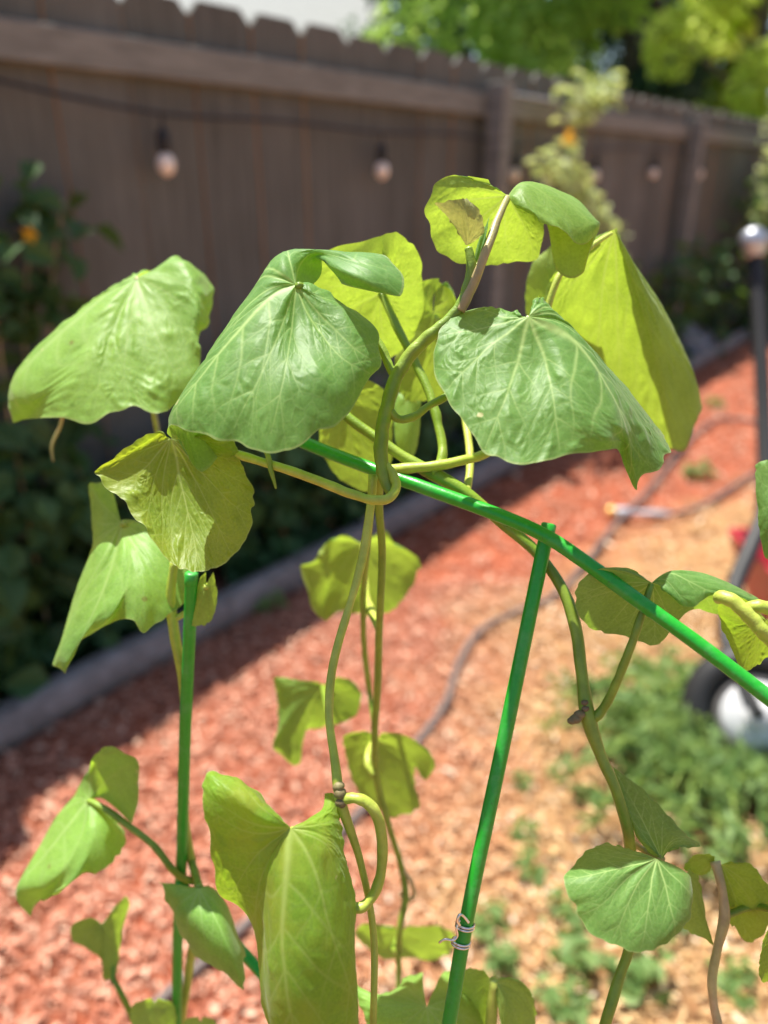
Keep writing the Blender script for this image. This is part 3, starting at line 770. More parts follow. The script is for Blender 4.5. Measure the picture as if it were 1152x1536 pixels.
for k, (s_, n_, r_, lb) in enumerate([(6.35, 1.95, .16, 'grey stone at the fence foot right of the translucent leaf'), (6.7, 1.92, .11, 'smaller pale stone beside the grey stone at the fence foot')]):
    c = fp(s_, n_, r_ * .55); rngs = np.random.default_rng(k + 3)
    u_, v_ = np.meshgrid(np.linspace(0, 2 * math.pi, 24, endpoint=False), np.linspace(.01, math.pi - .01, 14), indexing='ij')
    R_ = r_ * (1 + .12 * np.sin(u_ * 2 + k) * np.sin(v_ * 3) + .07 * np.sin(u_ * 5 + 1) * np.sin(v_ * 4))
    vv = c + np.stack([R_ * np.cos(u_) * np.sin(v_) * 1.2, R_ * np.sin(u_) * np.sin(v_), R_ * np.cos(v_) * 1.0], -1)
    i, j = np.meshgrid(np.arange(24), np.arange(13), indexing='ij')
    q = np.stack([i * 14 + j, i * 14 + j + 1, (i + 1) % 24 * 14 + j + 1, (i + 1) % 24 * 14 + j], -1).reshape(-1, 4)
    tag(mk('stone', vv.reshape(-1, 3), q, M['stone'], None, None, True, c), lb, 'stone', 'stones at the fence foot')

# ------------------------------------------------------------------ the sweet potato leaves
TH_T = np.array([0, 15, 30, 50, 75, 105, 135, 158, 172, 180.])
R_T = np.array([1., .93, .84, .74, .67, .63, .57, .46, .33, .22])
def Rt(th):
    return np.interp(np.abs(th), TH_T, R_T)
RX0, RX1, RY0, RY1, RRES = -1.15, 1.15, -1.15, .75, 440.

def vein_raster(seed):
    rng = np.random.default_rng(seed)
    nx, ny = int((RX1 - RX0) * RRES), int((RY1 - RY0) * RRES)
    vein = np.zeros((ny, nx), np.float32); dm = np.full((ny, nx), 9., np.float32)
    lines = []
    def pol(r, a): return np.array([r * math.sin(math.radians(a)), -r * math.cos(math.radians(a))])
    def wob(p, s):
        p = np.array(p); k = np.cumsum(rng.normal(0, s, p.shape), 0); k -= np.linspace(0, 1, len(p))[:, None] * k[-1] * .5
        return p + k
    def branch(p0, ang, ln, w, lvl):
        pts = [np.array(p0)]; a = ang
        for i in range(9):
            a += (-.035 * np.sign(math.sin(math.radians(ang))) * 60) / 9 + rng.normal(0, 3.)
            pts.append(pts[-1] + pol(ln / 9, a))
        pts = np.array(pts); lines.append((pts, w, w * .35))
        if lvl > 0:
            for q in (3, 5, 7):
                for sg in ((-1, 1) if lvl > 1 else (rng.choice([-1, 1]),)):
                    branch(pts[q], a + sg * rng.uniform(32, 48), ln * rng.uniform(.25, .38), w * .48, lvl - 1)
    mid = wob([[0, -t] for t in np.linspace(0, 1, 14)], .004); lines.append((mid, .013, .004))
    for q in (3, 5, 7, 9, 11):
        for sg in (-1, 1):
            branch(mid[q], sg * rng.uniform(36, 46), (1 - q / 14) * .62 + .08, .0065, 1)
    for a in (27, 55, 84, 115, 146):
        for sg in (-1, 1):
            aa = sg * (a + rng.uniform(-4, 4))
            branch((0, 0), aa, Rt(np.array(aa)) * .95, .0095 if a < 120 else .0075, 2 if a < 120 else 1)
    yy, xx = np.mgrid[0:ny, 0:nx]
    for pts, w0, w1 in lines:
        k = len(pts) - 1
        for i in range(k):
            a, b = pts[i], pts[i + 1]
            w = w0 + (w1 - w0) * (i + .5) / k
            lo = np.minimum(a, b) - .11; hi = np.maximum(a, b) + .11
            x0, x1 = int(max(0, (lo[0] - RX0) * RRES)), int(min(nx, (hi[0] - RX0) * RRES))
            y0, y1 = int(max(0, (lo[1] - RY0) * RRES)), int(min(ny, (hi[1] - RY0) * RRES))
            if x1 <= x0 or y1 <= y0: continue
            X = xx[y0:y1, x0:x1] / RRES + RX0; Y = yy[y0:y1, x0:x1] / RRES + RY0
            d = b - a; L2 = d @ d + 1e-12
            t = np.clip(((X - a[0]) * d[0] + (Y - a[1]) * d[1]) / L2, 0, 1)
            ds = np.hypot(X - a[0] - t * d[0], Y - a[1] - t * d[1])
            v = np.exp(-(ds / (w * .8)) ** 2) * min(1., .16 + w / .0115)
            vein[y0:y1, x0:x1] = np.maximum(vein[y0:y1, x0:x1], v)
            dm[y0:y1, x0:x1] = np.minimum(dm[y0:y1, x0:x1], ds + max(0, .008 - w) * 1.5)
    # net of fine veins: cell walls between jittered points
    gs = .062
    gx = np.arange(RX0, RX1, gs); gy = np.arange(RY0, RY1, gs)
    px, py = np.meshgrid(gx, gy); px = px + rng.uniform(-.45, .45, px.shape) * gs; py = py + rng.uniform(-.45, .45, py.shape) * gs
    ci = np.clip(((xx / RRES) / gs).astype(int), 0, len(gx) - 1); cj = np.clip(((yy / RRES) / gs).astype(int), 0, len(gy) - 1)
    X = xx / RRES + RX0; Y = yy / RRES + RY0
    f1 = np.full((ny, nx), 9.); f2 = f1.copy()
    for dj in (-1, 0, 1, 2):
        for di in (-1, 0, 1, 2):
            a = np.clip(cj + dj, 0, len(gy) - 1); b = np.clip(ci + di, 0, len(gx) - 1)
            ds = np.hypot(X - px[a, b], Y - py[a, b])
            same = np.abs(ds - f1) < 1e-9
            nf2 = np.where(ds < f1, f1, np.minimum(f2, np.where(same, 9., ds)))
            f1 = np.minimum(f1, ds); f2 = nf2
    net = np.exp(-((f2 - f1) / .007) ** 2) * np.clip(dm / .02, 0, 1)
    quilt = (1 - np.exp(-(dm / .045) ** 2)) * .85 + .15 * (1 - np.exp(-((f2 - f1) / .022) ** 2))
    return vein, net.astype(np.float32), quilt.astype(np.float32)
VR = [vein_raster(s) for s in (3, 11)]

def samp(im, x, y):
    u = np.clip((x - RX0) * RRES, 0, im.shape[1] - 1.01); v = np.clip((y - RY0) * RRES, 0, im.shape[0] - 1.01)
    i, j = u.astype(int), v.astype(int); fu, fv = u - i, v - j
    return ((im[j, i] * (1 - fu) + im[j, i + 1] * fu) * (1 - fv) + (im[j + 1, i] * (1 - fu) + im[j + 1, i + 1] * fu) * fv)

LEAF_N = [0]
def leaf(parent, depth, p0, spokes, mat='mature', vis=(-60, 60), side='u', nt=260, nr=70, quilt=1.0, wav=1.0, scale=1., tilt=0., name='leaf', smooth=2):
    """spokes: (angle from the tip, [(x, y, extra depth in mm), ...]) from the petiole joint out to the margin"""
    LEAF_N[0] += 1; seed = LEAF_N[0]
    rng = np.random.default_rng(seed)
    sp = sorted(spokes, key=lambda s: s[0])
    K = 17
    def w3(q): return P(q[0], q[1], depth + ((q[2] if len(q) > 2 else 0.) * scale + tilt * (q[1] - p0[1])) / 1000.)
    th = np.array([s[0] for s in sp], float)
    rows = []
    for a, pts in sp:
        w = np.array([w3(p0)] + [w3(q) for q in pts])
        rows.append(spline(w, K))
    rows = np.array(rows)                                   # (spokes, K, 3)
    n0 = 145
    tq = np.linspace(th[0], th[-1], n0)
    g = pchip(th, rows.reshape(len(th), -1), tq).reshape(n0, K, 3)
    for _ in range(smooth):
        h = g.copy()
        h[1:-1] = .5 * g[1:-1] + .25 * (g[:-2] + g[2:])
        h2 = h.copy()
        h2[:, 1:-1] = .6 * h[:, 1:-1] + .2 * (h[:, :-2] + h[:, 2:])
        h2[:, 0] = g[:, 0]
        g = h2
    # finer grid
    tf = np.linspace(th[0], th[-1], nt)
    g = pchip(tq, g.reshape(n0, -1), tf).reshape(nt, K, 3)
    rr = np.linspace(0, 1, nr + 1)
    rr[0] = .004
    g = pchip(np.linspace(0, 1, K), g.transpose(1, 0, 2).reshape(K, -1), rr).reshape(nr + 1, nt, 3).transpose(1, 0, 2)
    # margin: slightly uneven, as a real blade is cut
    nz = rng.normal(size=nt)
    ker = np.hanning(max(5, nt // 22)); nz = np.convolve(np.pad(nz, 40, 'wrap'), ker / np.sqrt((ker ** 2).sum()), 'same')[40:-40]
    f = 1 + .014 * wav * nz[:, None] * rr[None, :] ** 4
    g = g[:, :1] + (g - g[:, :1]) * f[..., None]
    T = np.radians(tf)[:, None]; RT = Rt(tf)[:, None] * rr[None, :]
    X, Y = np.sin(T) * RT, -np.cos(T) * RT
    vi, ne, qu = VR[seed % 2]
    if seed % 3 == 0: X = -X
    vein, net, q = samp(vi, X, Y), samp(ne, X, Y), samp(qu, X, Y)
    # upper-side normals
    d0 = np.gradient(g, axis=0); d1 = np.gradient(g, axis=1)
    nrm = np.cross(d0, d1); nrm /= np.linalg.norm(nrm, axis=2)[..., None] + 1e-12
    sel = (tf > vis[0]) & (tf < vis[1])
    vw = np.array([0, 0, CAM_H]) - g
    facing = (nrm * vw)[sel][:, nr // 4:].sum() > 0
    flip = facing != (side == 'u')
    if flip: nrm = -nrm
    size = np.linalg.norm(g[:, -1] - g[:, 0], axis=1).mean() / .055
    lowf = sum(np.sin(X * a + Y * b + c) * amp for a, b, c, amp in
               [(rng.uniform(-9, 9), rng.uniform(-9, 9), rng.uniform(0, 6), .35) for _ in range(4)])
    fade = np.clip(rr / .15, 0, 1)[None, :]
    nq = rng.normal(size=nt); kq = np.hanning(max(5, nt // 9)); nq = np.convolve(np.pad(nq, 80, 'wrap'), kq / np.sqrt((kq ** 2).sum()), 'same')[80:-80]
    g = g - nrm * ((np.clip((rr - .80) / .20, 0, 1) ** 2)[None, :] * (.0009 + .0012 * nq)[:, None] * wav * size)[..., None]
    puck = sum(np.sin(X * a + Y * b + c) for a, b, c in zip(rng.normal(0, 24, 14), rng.normal(0, 24, 14), rng.uniform(0, 6.3, 14))) / 3.7
    g = g + nrm * ((q * (.00062 + .00055 * puck) * quilt + lowf * .0006 * wav * fade) * size)[..., None]
    i, j = np.meshgrid(np.arange(nt - 1), np.arange(nr), indexing='ij')
    a = i * (nr + 1) + j
    quad = np.stack([a, a + nr + 1, a + nr + 2, a + 1], -1).reshape(-1, 4)
    if flip: quad = quad[:, ::-1]
    return mk(name, g.reshape(-1, 3), quad, M[mat], parent, {'vein': vein.ravel(), 'net': net.ravel(), 'rad': np.broadcast_to(rr, (nt, nr + 1)).ravel()})

def stalk(parent, name, pts, rad, mat='stem', sides=12, lump=.09, seed=1):
    """pts: (x, y, depth) ; rad in mm"""
    w = np.array([P(a, b, c) for a, b, c in pts])
    r = np.asarray(rad, float) / 1000. if not np.isscalar(rad) else rad / 1000.
    v, fs = tube_geo(w, r, sides, max(24, len(pts) * 10), True, lump, seed)
    return mk(name, v, fs, M[mat], parent)

def to_ground(pts, foot, k=4):
    """continue a stem below the picture down to the soil"""
    a = P(*pts[-1])
    return [tuple(a + (np.array(foot) - a) * t) for t in np.linspace(0, 1, k + 1)[1:]]

def stalk_down(parent, name, pts, rad, foot, mat='stem', seed=1):
    w = [P(*q) for q in pts] + [np.array(q) for q in to_ground(pts, foot)]
    r = list(rad) if not np.isscalar(rad) else [rad] * len(pts)
    r = np.array(r + [r[-1]] * (len(w) - len(r))) / 1000.
    v, fs = tube_geo(np.array(w), r, 12, len(w) * 10, True, .09, seed)
    return mk(name, v, fs, M[mat], parent)

# ---- the main shoot in the middle ------------------------------------------------
shoot = empty('sweet_potato_vine', (0.02, .36, 0.),
              'green sweet potato shoot with bronze-stalked leaf at its tip, climbing over the slanting green rod', 'vine')
S1 = [(703, 372, .300), (707, 395, .300), (703, 425, .301), (692, 456, .302), (668, 485, .303), (638, 510, .305), (612, 537, .306), (594, 568, .306),
      (581, 610, .305), (573, 650, .304), (572, 690, .303), (579, 722, .302), (589, 742, .301)]
stalk(shoot, 'stem', S1, [1.7, 1.9, 2.1, 2.3, 2.5, 2.7, 2.8, 2.9, 2.8, 2.8, 2.8, 2.6, 2.1], 'stem', seed=4)

A = leaf(shoot, .293, (444, 427, 2), [
    (0, [(415, 437, 1), (340, 508, -2), (275, 590, -3), (243, 632, 1)]),
    (9, [(422, 446, 0), (352, 530, -5), (290, 612, -7), (274, 635, -6)]),
    (19, [(425, 456, -1), (365, 560, -7), (312, 649, -9)]),
    (30, [(430, 470, -1), (395, 570, -8), (352, 664, -10)]),
    (45, [(435, 480, -1), (420, 580, -9), (400, 678, -11)]),
    (60, [(444, 490, -1), (450, 580, -9), (455, 665, -10)]),
    (72, [(455, 490, -1), (480, 570, -8), (493, 645, -8)]),
    (84, [(465, 485, -1), (505, 560, -6), (532, 605, -5)]),
    (98, [(475, 480, 0), (525, 540, -4), (570, 562, -1)]),
    (112, [(480, 467, 0), (530, 500, -2), (577, 528, 2)]),
    (128, [(480, 452, 1), (522, 470, 0), (553, 478, 4)]),
    (145, [(470, 440, 1), (495, 448, 2), (519, 457, 5)]),
    (165, [(458, 430, 2), (472, 430, 3), (489, 438, 5)]),
    (180, [(450, 427, 2), (458, 426, 4), (466, 428, 5)]),
    (-9, [(411, 435, 1), (338, 506, 0), (268, 592, 3), (247, 640, 4), (258, 662, 6)]),
    (-20, [(408, 430, 1), (346, 488, 3), (284, 575, 6), (266, 630, 9), (283, 690, 9)]),
    (-33, [(410, 426, 1), (364, 458, 4), (318, 530, 9), (300, 630, 12), (307, 708, 11)]),
    (-44, [(412, 422, 1), (375, 442, 5), (345, 500, 11), (335, 590, 15), (328, 684, 13)]),
    (-56, [(416, 418, 2), (388, 422, 6), (366, 470, 12), (360, 560, 16), (350, 650, 15)]),
    (-80, [(422, 408, 2), (404, 398, 7), (395, 425, 18), (420, 470, 30)]),
    (-105, [(431, 398, 3), (424, 379, 8), (420, 395, 16), (440, 430, 26)]),
    (-122, [(438, 394, 4), (440, 375, 8), (455, 378, 12), (462, 395, 18)]),
    (-130, [(442, 394, 5), (455, 377, 8), (520, 377, 4), (566, 377, 2)]),
    (-140, [(447, 394, 6), (462, 378, 8), (532, 384, 0), (590, 395, 0)]),
    (-148, [(450, 395, 7), (466, 380, 8), (538, 396, -2), (609, 418, -2)]),
    (-156, [(452, 398, 8), (468, 383, 9), (533, 404, -3), (603, 446, -3)]),
    (-164, [(456, 402, 9), (471, 386, 9), (522, 410, -3), (580, 441, -3)]),
    (-172, [(462, 408, 10), (476, 388, 10), (508, 406, -1), (540, 434, -2)]),
    (-180, [(472, 425, 11), (483, 408, 12), (478, 384, 10), (490, 393, 5), (511, 425, 0)]),
], 'mature', (30, 110), 'u', 860, 190, scale=2.1)
stalk(A, 'petiole', [(593, 566, .306), (583, 548, .308), (573, 522, .310), (548, 490, .312), (500, 452, .308), (460, 432, .300), (446, 428, .2955)], [2.0, 1.8, 1.7, 1.7, 1.6, 1.5, 1.3], 'stem', seed=5)

B = leaf(shoot, .286, (793, 475, 2), [
    (0, [(842, 489, 1), (888, 540, -1), (925, 610, -3), (941, 655, -2), (946, 690, 3), (953, 740, 9)]),
    (7, [(833, 500, 1), (872, 550, -4), (918, 630, -7), (934, 648, -5), (938, 670, 3), (941, 708, 9)]),
    (16, [(826, 510, 0), (856, 570, -7), (892, 640, -11), (912, 656, -11), (922, 668, -6)]),
    (28, [(815, 540, -1), (835, 610, -8), (850, 688, -12)]),
    (42, [(798, 550, -1), (795, 620, -8), (785, 699, -13)]),
    (56, [(775, 540, 0), (755, 610, -7), (735, 686, -11)]),
    (70, [(755, 530, 1), (727, 590, -4), (703, 645, -7)]),
    (84, [(740, 520, 2), (705, 560, -1), (672, 600, -3)]),
    (100, [(735, 505, 4), (695, 530, 2), (650, 550, 2)]),
    (116, [(735, 492, 5), (697, 500, 5), (655, 504, 6)]),
    (132, [(740, 483, 6), (710, 480, 8), (676, 477, 10)]),
    (146, [(752, 478, 6), (732, 470, 9), (707, 465, 13)]),
    (162, [(770, 474, 5), (755, 469, 8), (738, 465, 12)]),
    (180, [(783, 474, 3), (777, 472, 5), (769, 471, 8)]),
    (-8, [(850, 490, 2), (902, 550, 1), (940, 625, 0), (952, 670, 2), (966, 718, 6)]),
    (-20, [(853, 490, 3), (912, 556, 3), (962, 635, 5), (989, 697, 8)]),
    (-34, [(853, 488, 4), (914, 556, 5), (968, 625, 9), (1001, 673, 13)]),
    (-48, [(850, 485, 5), (908, 547, 8), (957, 602, 14), (990, 655, 24)]),
    (-75, [(838, 474, 4), (871, 508, 9), (892, 545, 20), (905, 590, 34)]),
    (-105, [(826, 464, 4), (847, 485, 8), (858, 510, 18), (868, 540, 28)]),
    (-135, [(814, 456, 4), (826, 461, 8), (834, 478, 15), (842, 500, 22)]),
    (-158, [(804, 458, 4), (813, 447, 8), (822, 458, 14)]),
    (-180, [(799, 464, 4), (803, 455, 6), (808, 443, 9)]),
], 'mature', (30, 110), 'u', 860, 190, scale=1.5)
stalk(B, 'petiole', [(585, 618, .305), (600, 629, .306), (622, 624, .308), (645, 608, .309), (670, 594, .311), (720, 560, .315), (775, 505, .308), (792, 478, .291)], [1.9, 1.7, 1.6, 1.6, 1.6, 1.6, 1.5, 1.3], 'stem', seed=6)

C = leaf(shoot, .313, (762, 294, 0), [
    (0, [(778, 325, 9), (792, 355, 18), (804, 389, 25)]),
    (20, [(757, 340, 10), (762, 372, 18), (765, 395, 24)]),
    (40, [(742, 342, 10), (737, 374, 17), (733, 397, 22)]),
    (60, [(726, 338, 8), (711, 368, 15), (697, 394, 20)]),
    (80, [(714, 328, 6), (688, 355, 11), (663, 377, 15)]),
    (100, [(706, 312, 3), (673, 328, 7), (644, 343, 9)]),
    (120, [(706, 297, 0), (672, 302, 1), (639, 311, 4)]),
    (140, [(714, 285, -3), (685, 277, -3), (657, 275, 0)]),
    (156, [(726, 278, -4), (704, 268, -4), (683, 262, -3)]),
    (170, [(740, 280, -4), (722, 273, -4), (705, 268, -4)]),
    (180, [(750, 286, -3), (741, 279, -3), (731, 273, -3)]),
    (-22, [(788, 320, 12), (803, 340, 18), (813, 350, 22)]),
    (-42, [(792, 303, 12), (812, 315, 19), (822, 332, 22)]),
    (-54, [(790, 290, 11), (824, 290, 17), (848, 322, 20), (838, 365, 18), (833, 405, 17)]),
    (-66, [(788, 279, 8), (840, 285, 12), (880, 313, 13), (868, 365, 17), (856, 414, 17)]),
    (-78, [(787, 272, 5), (843, 287, 6), (893, 326, 7), (898, 340, 12), (878, 400, 15)]),
    (-90, [(786, 270, 3), (842, 292, 2), (893, 330, 1), (902, 334, 2), (890, 352, 6)]),
    (-101, [(786, 272, 2), (838, 299, -2), (870, 345, -4), (871, 368, -3)]),
    (-111, [(785, 275, 0), (828, 308, -5), (858, 350, -8)]),
    (-122, [(784, 278, -1), (820, 312, -6), (844, 342, -9)]),
    (-138, [(780, 284, -3), (803, 312, -7), (820, 336, -9)]),
    (-155, [(774, 290, -3), (789, 307, -7), (799, 322, -8)]),
    (-170, [(769, 294, -3), (777, 305, -5), (783, 315, -6)]),
    (-180, [(765, 297, -2), (769, 303, -3), (773, 310, -4)]),
], 'young', (30, 110), 'd', 560, 120, quilt=.7)
stalk(C, 'petiole', [(690, 466, .302), (706, 435, .300), (725, 388, .298), (745, 333, .304), (761, 297, .3128)], [2.3, 2.1, 1.9, 1.8, 1.5], 'stem_tan', seed=7)

YL = leaf(shoot, .296, (700, 368, 0), [
    (0, [(690, 345, -2), (672, 322, -3), (653, 306, -3)]),
    (15, [(694, 340, -3), (684, 318, -5), (672, 301, -5)]),
    (35, [(700, 340, -4), (693, 315, -6), (688, 299, -6)]),
    (60, [(704, 340, -3), (703, 316, -5), (701, 297, -4)]),
    (90, [(709, 344, -2), (714, 325, -3), (713, 310, -2)]),
    (120, [(712, 350, -1), (719, 338, -1), (723, 326, 0)]),
    (150, [(711, 358, 0), (719, 350, 1), (725, 343, 2)]),
    (180, [(707, 365, 0), (713, 362, 1), (718, 358, 2)]),
    (-30, [(686, 345, 0), (676, 330, 3), (668, 322, 5)]),
    (-90, [(688, 350, 1), (682, 340, 4), (678, 335, 6)]),
    (-150, [(694, 360, 1), (690, 352, 3), (687, 348, 4)]),
    (-180, [(697, 366, 1), (695, 362, 2), (693, 358, 3)]),
], 'bud', (10, 150), 'd', 260, 60, quilt=1.4, tilt=.05)
YL2 = leaf(shoot, .301, (716, 396, 0), [
    (0, [(722, 370, -1), (728, 348, -1), (733, 327, -1)]),
    (50, [(721, 378, -2), (726, 362, -3), (731, 348, -2)]),
    (110, [(718, 385, -2), (722, 375, -3), (727, 370, -1)]),
    (180, [(717, 393, 0), (720, 390, 0), (722, 388, 0)]),
    (-50, [(716, 378, -1), (719, 362, -1), (725, 342, 0)]),
    (-110, [(713, 385, 0), (714, 375, 1), (717, 366, 1)]),
    (-180, [(715, 393, 0), (714, 390, 0), (713, 388, 0)]),
], 'mature', (-90, 90), 'u', 120, 30, name='bud')
stalk(YL2, 'petiole', [(702, 432, .302), (709, 412, .302), (716, 395, .301)], [1.4, 1.1, .9], 'stem', seed=8)

Fl = leaf(shoot, .318, (256, 658, 6), [
    (0, [(271, 720, 8), (288, 790, 3), (299, 857, -8)]),
    (20, [(250, 730, 7), (258, 800, 1), (266, 853, -9)]),
    (45, [(232, 730, 5), (225, 770, 0), (217, 797, -7)]),
    (65, [(222, 718, 4), (206, 742, 0), (191, 754, -4)]),
    (85, [(213, 703, 4), (185, 722, 2), (160, 733, -2)]),
    (100, [(208, 690, 4), (172, 702, 3), (143, 711, 0)]),
    (120, [(213, 675, 5), (188, 684, 4), (164, 691, 0)]),
    (145, [(232, 664, 6), (216, 668, 5), (200, 673, 2)]),
    (170, [(246, 654, 6), (240, 653, 5), (232, 655, 3)]),
    (180, [(251, 655, 6), (249, 652, 5), (246, 650, 4)]),
    (-20, [(293, 730, 8), (313, 790, 3), (331, 846, -8)]),
    (-40, [(308, 728, 7), (340, 780, 2), (362, 817, -6)]),
    (-60, [(316, 718, 6), (353, 755, 2), (381, 775, -4)]),
    (-80, [(315, 700, 5), (350, 725, 2), (377, 740, -2)]),
    (-100, [(306, 685, 5), (340, 702, 2), (368, 712, -1)]),
    (-125, [(298, 668, 5), (335, 682, 0), (361, 684, -2)]),
    (-148, [(288, 660, 5), (322, 664, -2), (350, 664, -4)]),
    (-168, [(272, 657, 5), (300, 655, -3), (322, 652, -6)]),
    (-180, [(262, 656, 6), (275, 652, 3), (288, 650, 0)]),
], 'olive', (-50, 50), 'u', 700, 150, quilt=1.3)
stalk(Fl, 'petiole', [(576, 692, .3035), (590, 714, .3005), (594, 730, .298), (583, 747, .295), (562, 750, .295), (520, 738, .299), (450, 711, .305), (365, 684, .316), (310, 668, .330), (262, 658, .326)],
      [1.6, 1.9, 1.9, 1.9, 1.9, 1.9, 1.9, 1.8, 1.7, 1.5], 'stem_pale', seed=9)
stalk(shoot, 'side_shoot', [(392, 664, .308), (401, 680, .308), (406, 703, .308), (414, 733, .309)], [1.2, 1.3, 1.1, .4], 'stem', seed=10)

# ---- the vine that runs behind it and down to the lower right -----------------------
back = empty('sweet_potato_vine', (0.12, .42, 0.),
             'sweet potato vine behind the rods, running down the right side to a round leaf', 'vine')
S2 = [(515, 622, .340), (560, 654, .337), (600, 682, .334), (640, 706, .332), (662, 717, .330), (700, 741, .328), (760, 790, .325), (806, 830, .322), (843, 882, .318), (863, 940, .314),
      (872, 1000, .311), (881, 1070, .309), (900, 1130, .308), (925, 1190, .307), (941, 1245, .310), (948, 1320, .318), (944, 1420, .322), (928, 1470, .322), (905, 1545, .322)]
stalk_down(back, 'stem', S2, [2.3, 2.4, 2.5, 2.7, 3.0, 2.6, 2.5, 2.5, 2.5, 2.6, 2.6, 3.1, 2.4, 2.3, 2.3, 2.3, 2.3, 2.3, 2.3], (.13, .30, 0.), 'stem', seed=14)
mb = MB()
for (x, y, r) in ((864, 1078, 1.9), (869, 1072, 1.8), (877, 1054, 1.1), (878, 1063, 1.2), (858, 1081, 1.5)):
    w = P(x, y, .3065)
    v, fs = tube_geo([w - [r * .0012, 0, 0], w, w + [r * .0012, 0, .0006]], [r * .0005, r * .0011, r * .0005], 10, 9); mb.add(v, fs)
mb.build('stem_node', M['node'], back)

D = leaf(back, .352, (922, 344, 0), [
    (0, [(946, 410, -3), (982, 520, -4), (1003, 610, -2), (1008, 674, 3)]),
    (15, [(938, 410, -1), (955, 540, 0), (985, 690, 5)]),
    (30, [(925, 410, 1), (925, 550, 4), (940, 680, 9)]),
    (50, [(908, 412, 2), (890, 530, 7), (870, 620, 12)]),
    (75, [(890, 405, 3), (850, 480, 9), (822, 540, 14)]),
    (100, [(880, 395, 3), (845, 430, 8), (816, 475, 13)]),
    (130, [(880, 380, 2), (848, 400, 5), (820, 432, 10)]),
    (150, [(888, 370, 1), (860, 385, 3), (834, 408, 7)]),
    (165, [(900, 358, 0), (878, 368, 2), (858, 380, 5)]),
    (180, [(913, 347, 0), (905, 348, 1), (895, 352, 3)]),
    (-14, [(954, 410, -3), (1000, 530, -2), (1025, 658, 6)]),
    (-30, [(955, 402, -1), (1010, 525, 2), (1054, 627, 11)]),
    (-46, [(950, 394, 2), (1003, 490, 6), (1046, 568, 14), (1054, 612, 24)]),
    (-70, [(945, 388, 3), (985, 446, 9), (1015, 505, 18), (1015, 555, 34)]),
    (-110, [(935, 368, 3), (952, 398, 9), (962, 440, 22)]),
    (-150, [(929, 354, 2), (938, 370, 6), (942, 392, 14)]),
    (-180, [(925, 342, 1), (929, 346, 3), (931, 354, 5)]),
], 'young', (15, 100), 'd', 420, 100, quilt=.8, tilt=.2)
stalk(D, 'petiole', [(578, 706, .333), (606, 703, .329), (640, 700, .328), (690, 692, .330), (732, 678, .336), (800, 600, .362), (815, 490, .345), (840, 412, .342), (884, 372, .348), (917, 350, .3525)], [2.5, 2.4, 2.3, 2.2, 2.1, 2.0, 1.8, 1.6, 1.3, 1.0], "stem_pale", seed=15)

D2 = leaf(back, .392, (838, 452, 0), [
    (0, [(842, 490, 3), (845, 530, 8)]), (45, [(820, 480, 2), (800, 510, 6)]), (80, [(815, 455, 0), (788, 455, 2)]),
    (115, [(818, 425, -3), (793, 408, -2)]), (145, [(825, 405, -5), (812, 378, -5)]), (170, [(832, 420, -4), (835, 368, -6)]), (180, [(836, 430, -3), (845, 372, -5)]),
    (-45, [(860, 480, 3), (880, 510, 8)]), (-90, [(865, 450, 1), (890, 450, 3)]), (-140, [(855, 415, -3), (875, 385, -3)]), (-180, [(842, 430, -3), (855, 374, -4)]),
], 'pale', (30, 150), 'd', 160, 40)
stalk(D2, 'petiole', [(880, 560, .40), (860, 500, .405), (838, 453, .393)], 1.6, 'stem_pale', seed=16)

Hl = leaf(back, .362, (572, 440, -3), [
    (0, [(570, 480, 2), (580, 536, 12)]), (-25, [(590, 480, 1), (607, 520, 9)]), (-50, [(600, 465, 0), (626, 490, 6)]),
    (-75, [(605, 450, -2), (635, 455, 3)]), (-100, [(605, 425, -6), (634, 415, -3)]), (-125, [(600, 405, -9), (628, 380, -8)]),
    (-150, [(592, 390, -11), (608, 357, -12)]), (-172, [(580, 395, -12), (585, 349, -14)]), (-180, [(574, 415, -8), (572, 352, -12)]),
    (30, [(550, 490, 4), (545, 536, 13)]), (60, [(530, 470, 4), (500, 512, 12)]), (90, [(525, 450, 1), (478, 470, 8)]),
    (120, [(525, 425, -3), (470, 425, 3)]), (150, [(535, 405, -7), (474, 387, -4)]), (170, [(558, 395, -10), (552, 360, -10)]), (180, [(569, 415, -8), (580, 350, -9)]),
], 'young', (-140, 100), 'd', 340, 90, quilt=.9, tilt=.12)
stalk(Hl, 'petiole', [(646, 708, .329), (658, 700, .330), (664, 676, .333), (658, 640, .337), (645, 592, .342), (622, 542, .348), (597, 493, .353), (573, 441, .3595)], [2.1, 2.2, 2.2, 2.1, 2.0, 2.0, 1.9, 1.6], 'stem', seed=17)

I = leaf(back, .382, (650, 470, -4), [
    (0, [(648, 530, 2), (640, 600, 12)]), (30, [(630, 530, 2), (605, 600, 12)]), (60, [(620, 515, 2), (590, 565, 10)]),
    (95, [(625, 490, 0), (600, 510, 6)]), (130, [(635, 465, -3), (620, 455, 0)]), (160, [(640, 445, -7), (634, 422, -8)]), (180, [(650, 450, -6), (660, 417, -6)]),
    (-30, [(660, 530, 2), (662, 592, 12)]), (-60, [(670, 515, 2), (690, 560, 10)]), (-100, [(675, 485, 0), (695, 500, 5)]),
    (-135, [(668, 458, -3), (682, 452, 3), (690, 475, 6)]), (-160, [(660, 440, -7), (668, 422, -6), (682, 447, -2)]), (-180, [(652, 450, -6), (655, 417, -9)]),
], 'young', (-60, 100), 'd', 220, 60)
stalk(I, 'petiole', [(700, 738, .329), (705, 690, .345), (690, 590, .378), (652, 472, .380)], 1.8, 'stem_pale', seed=18)

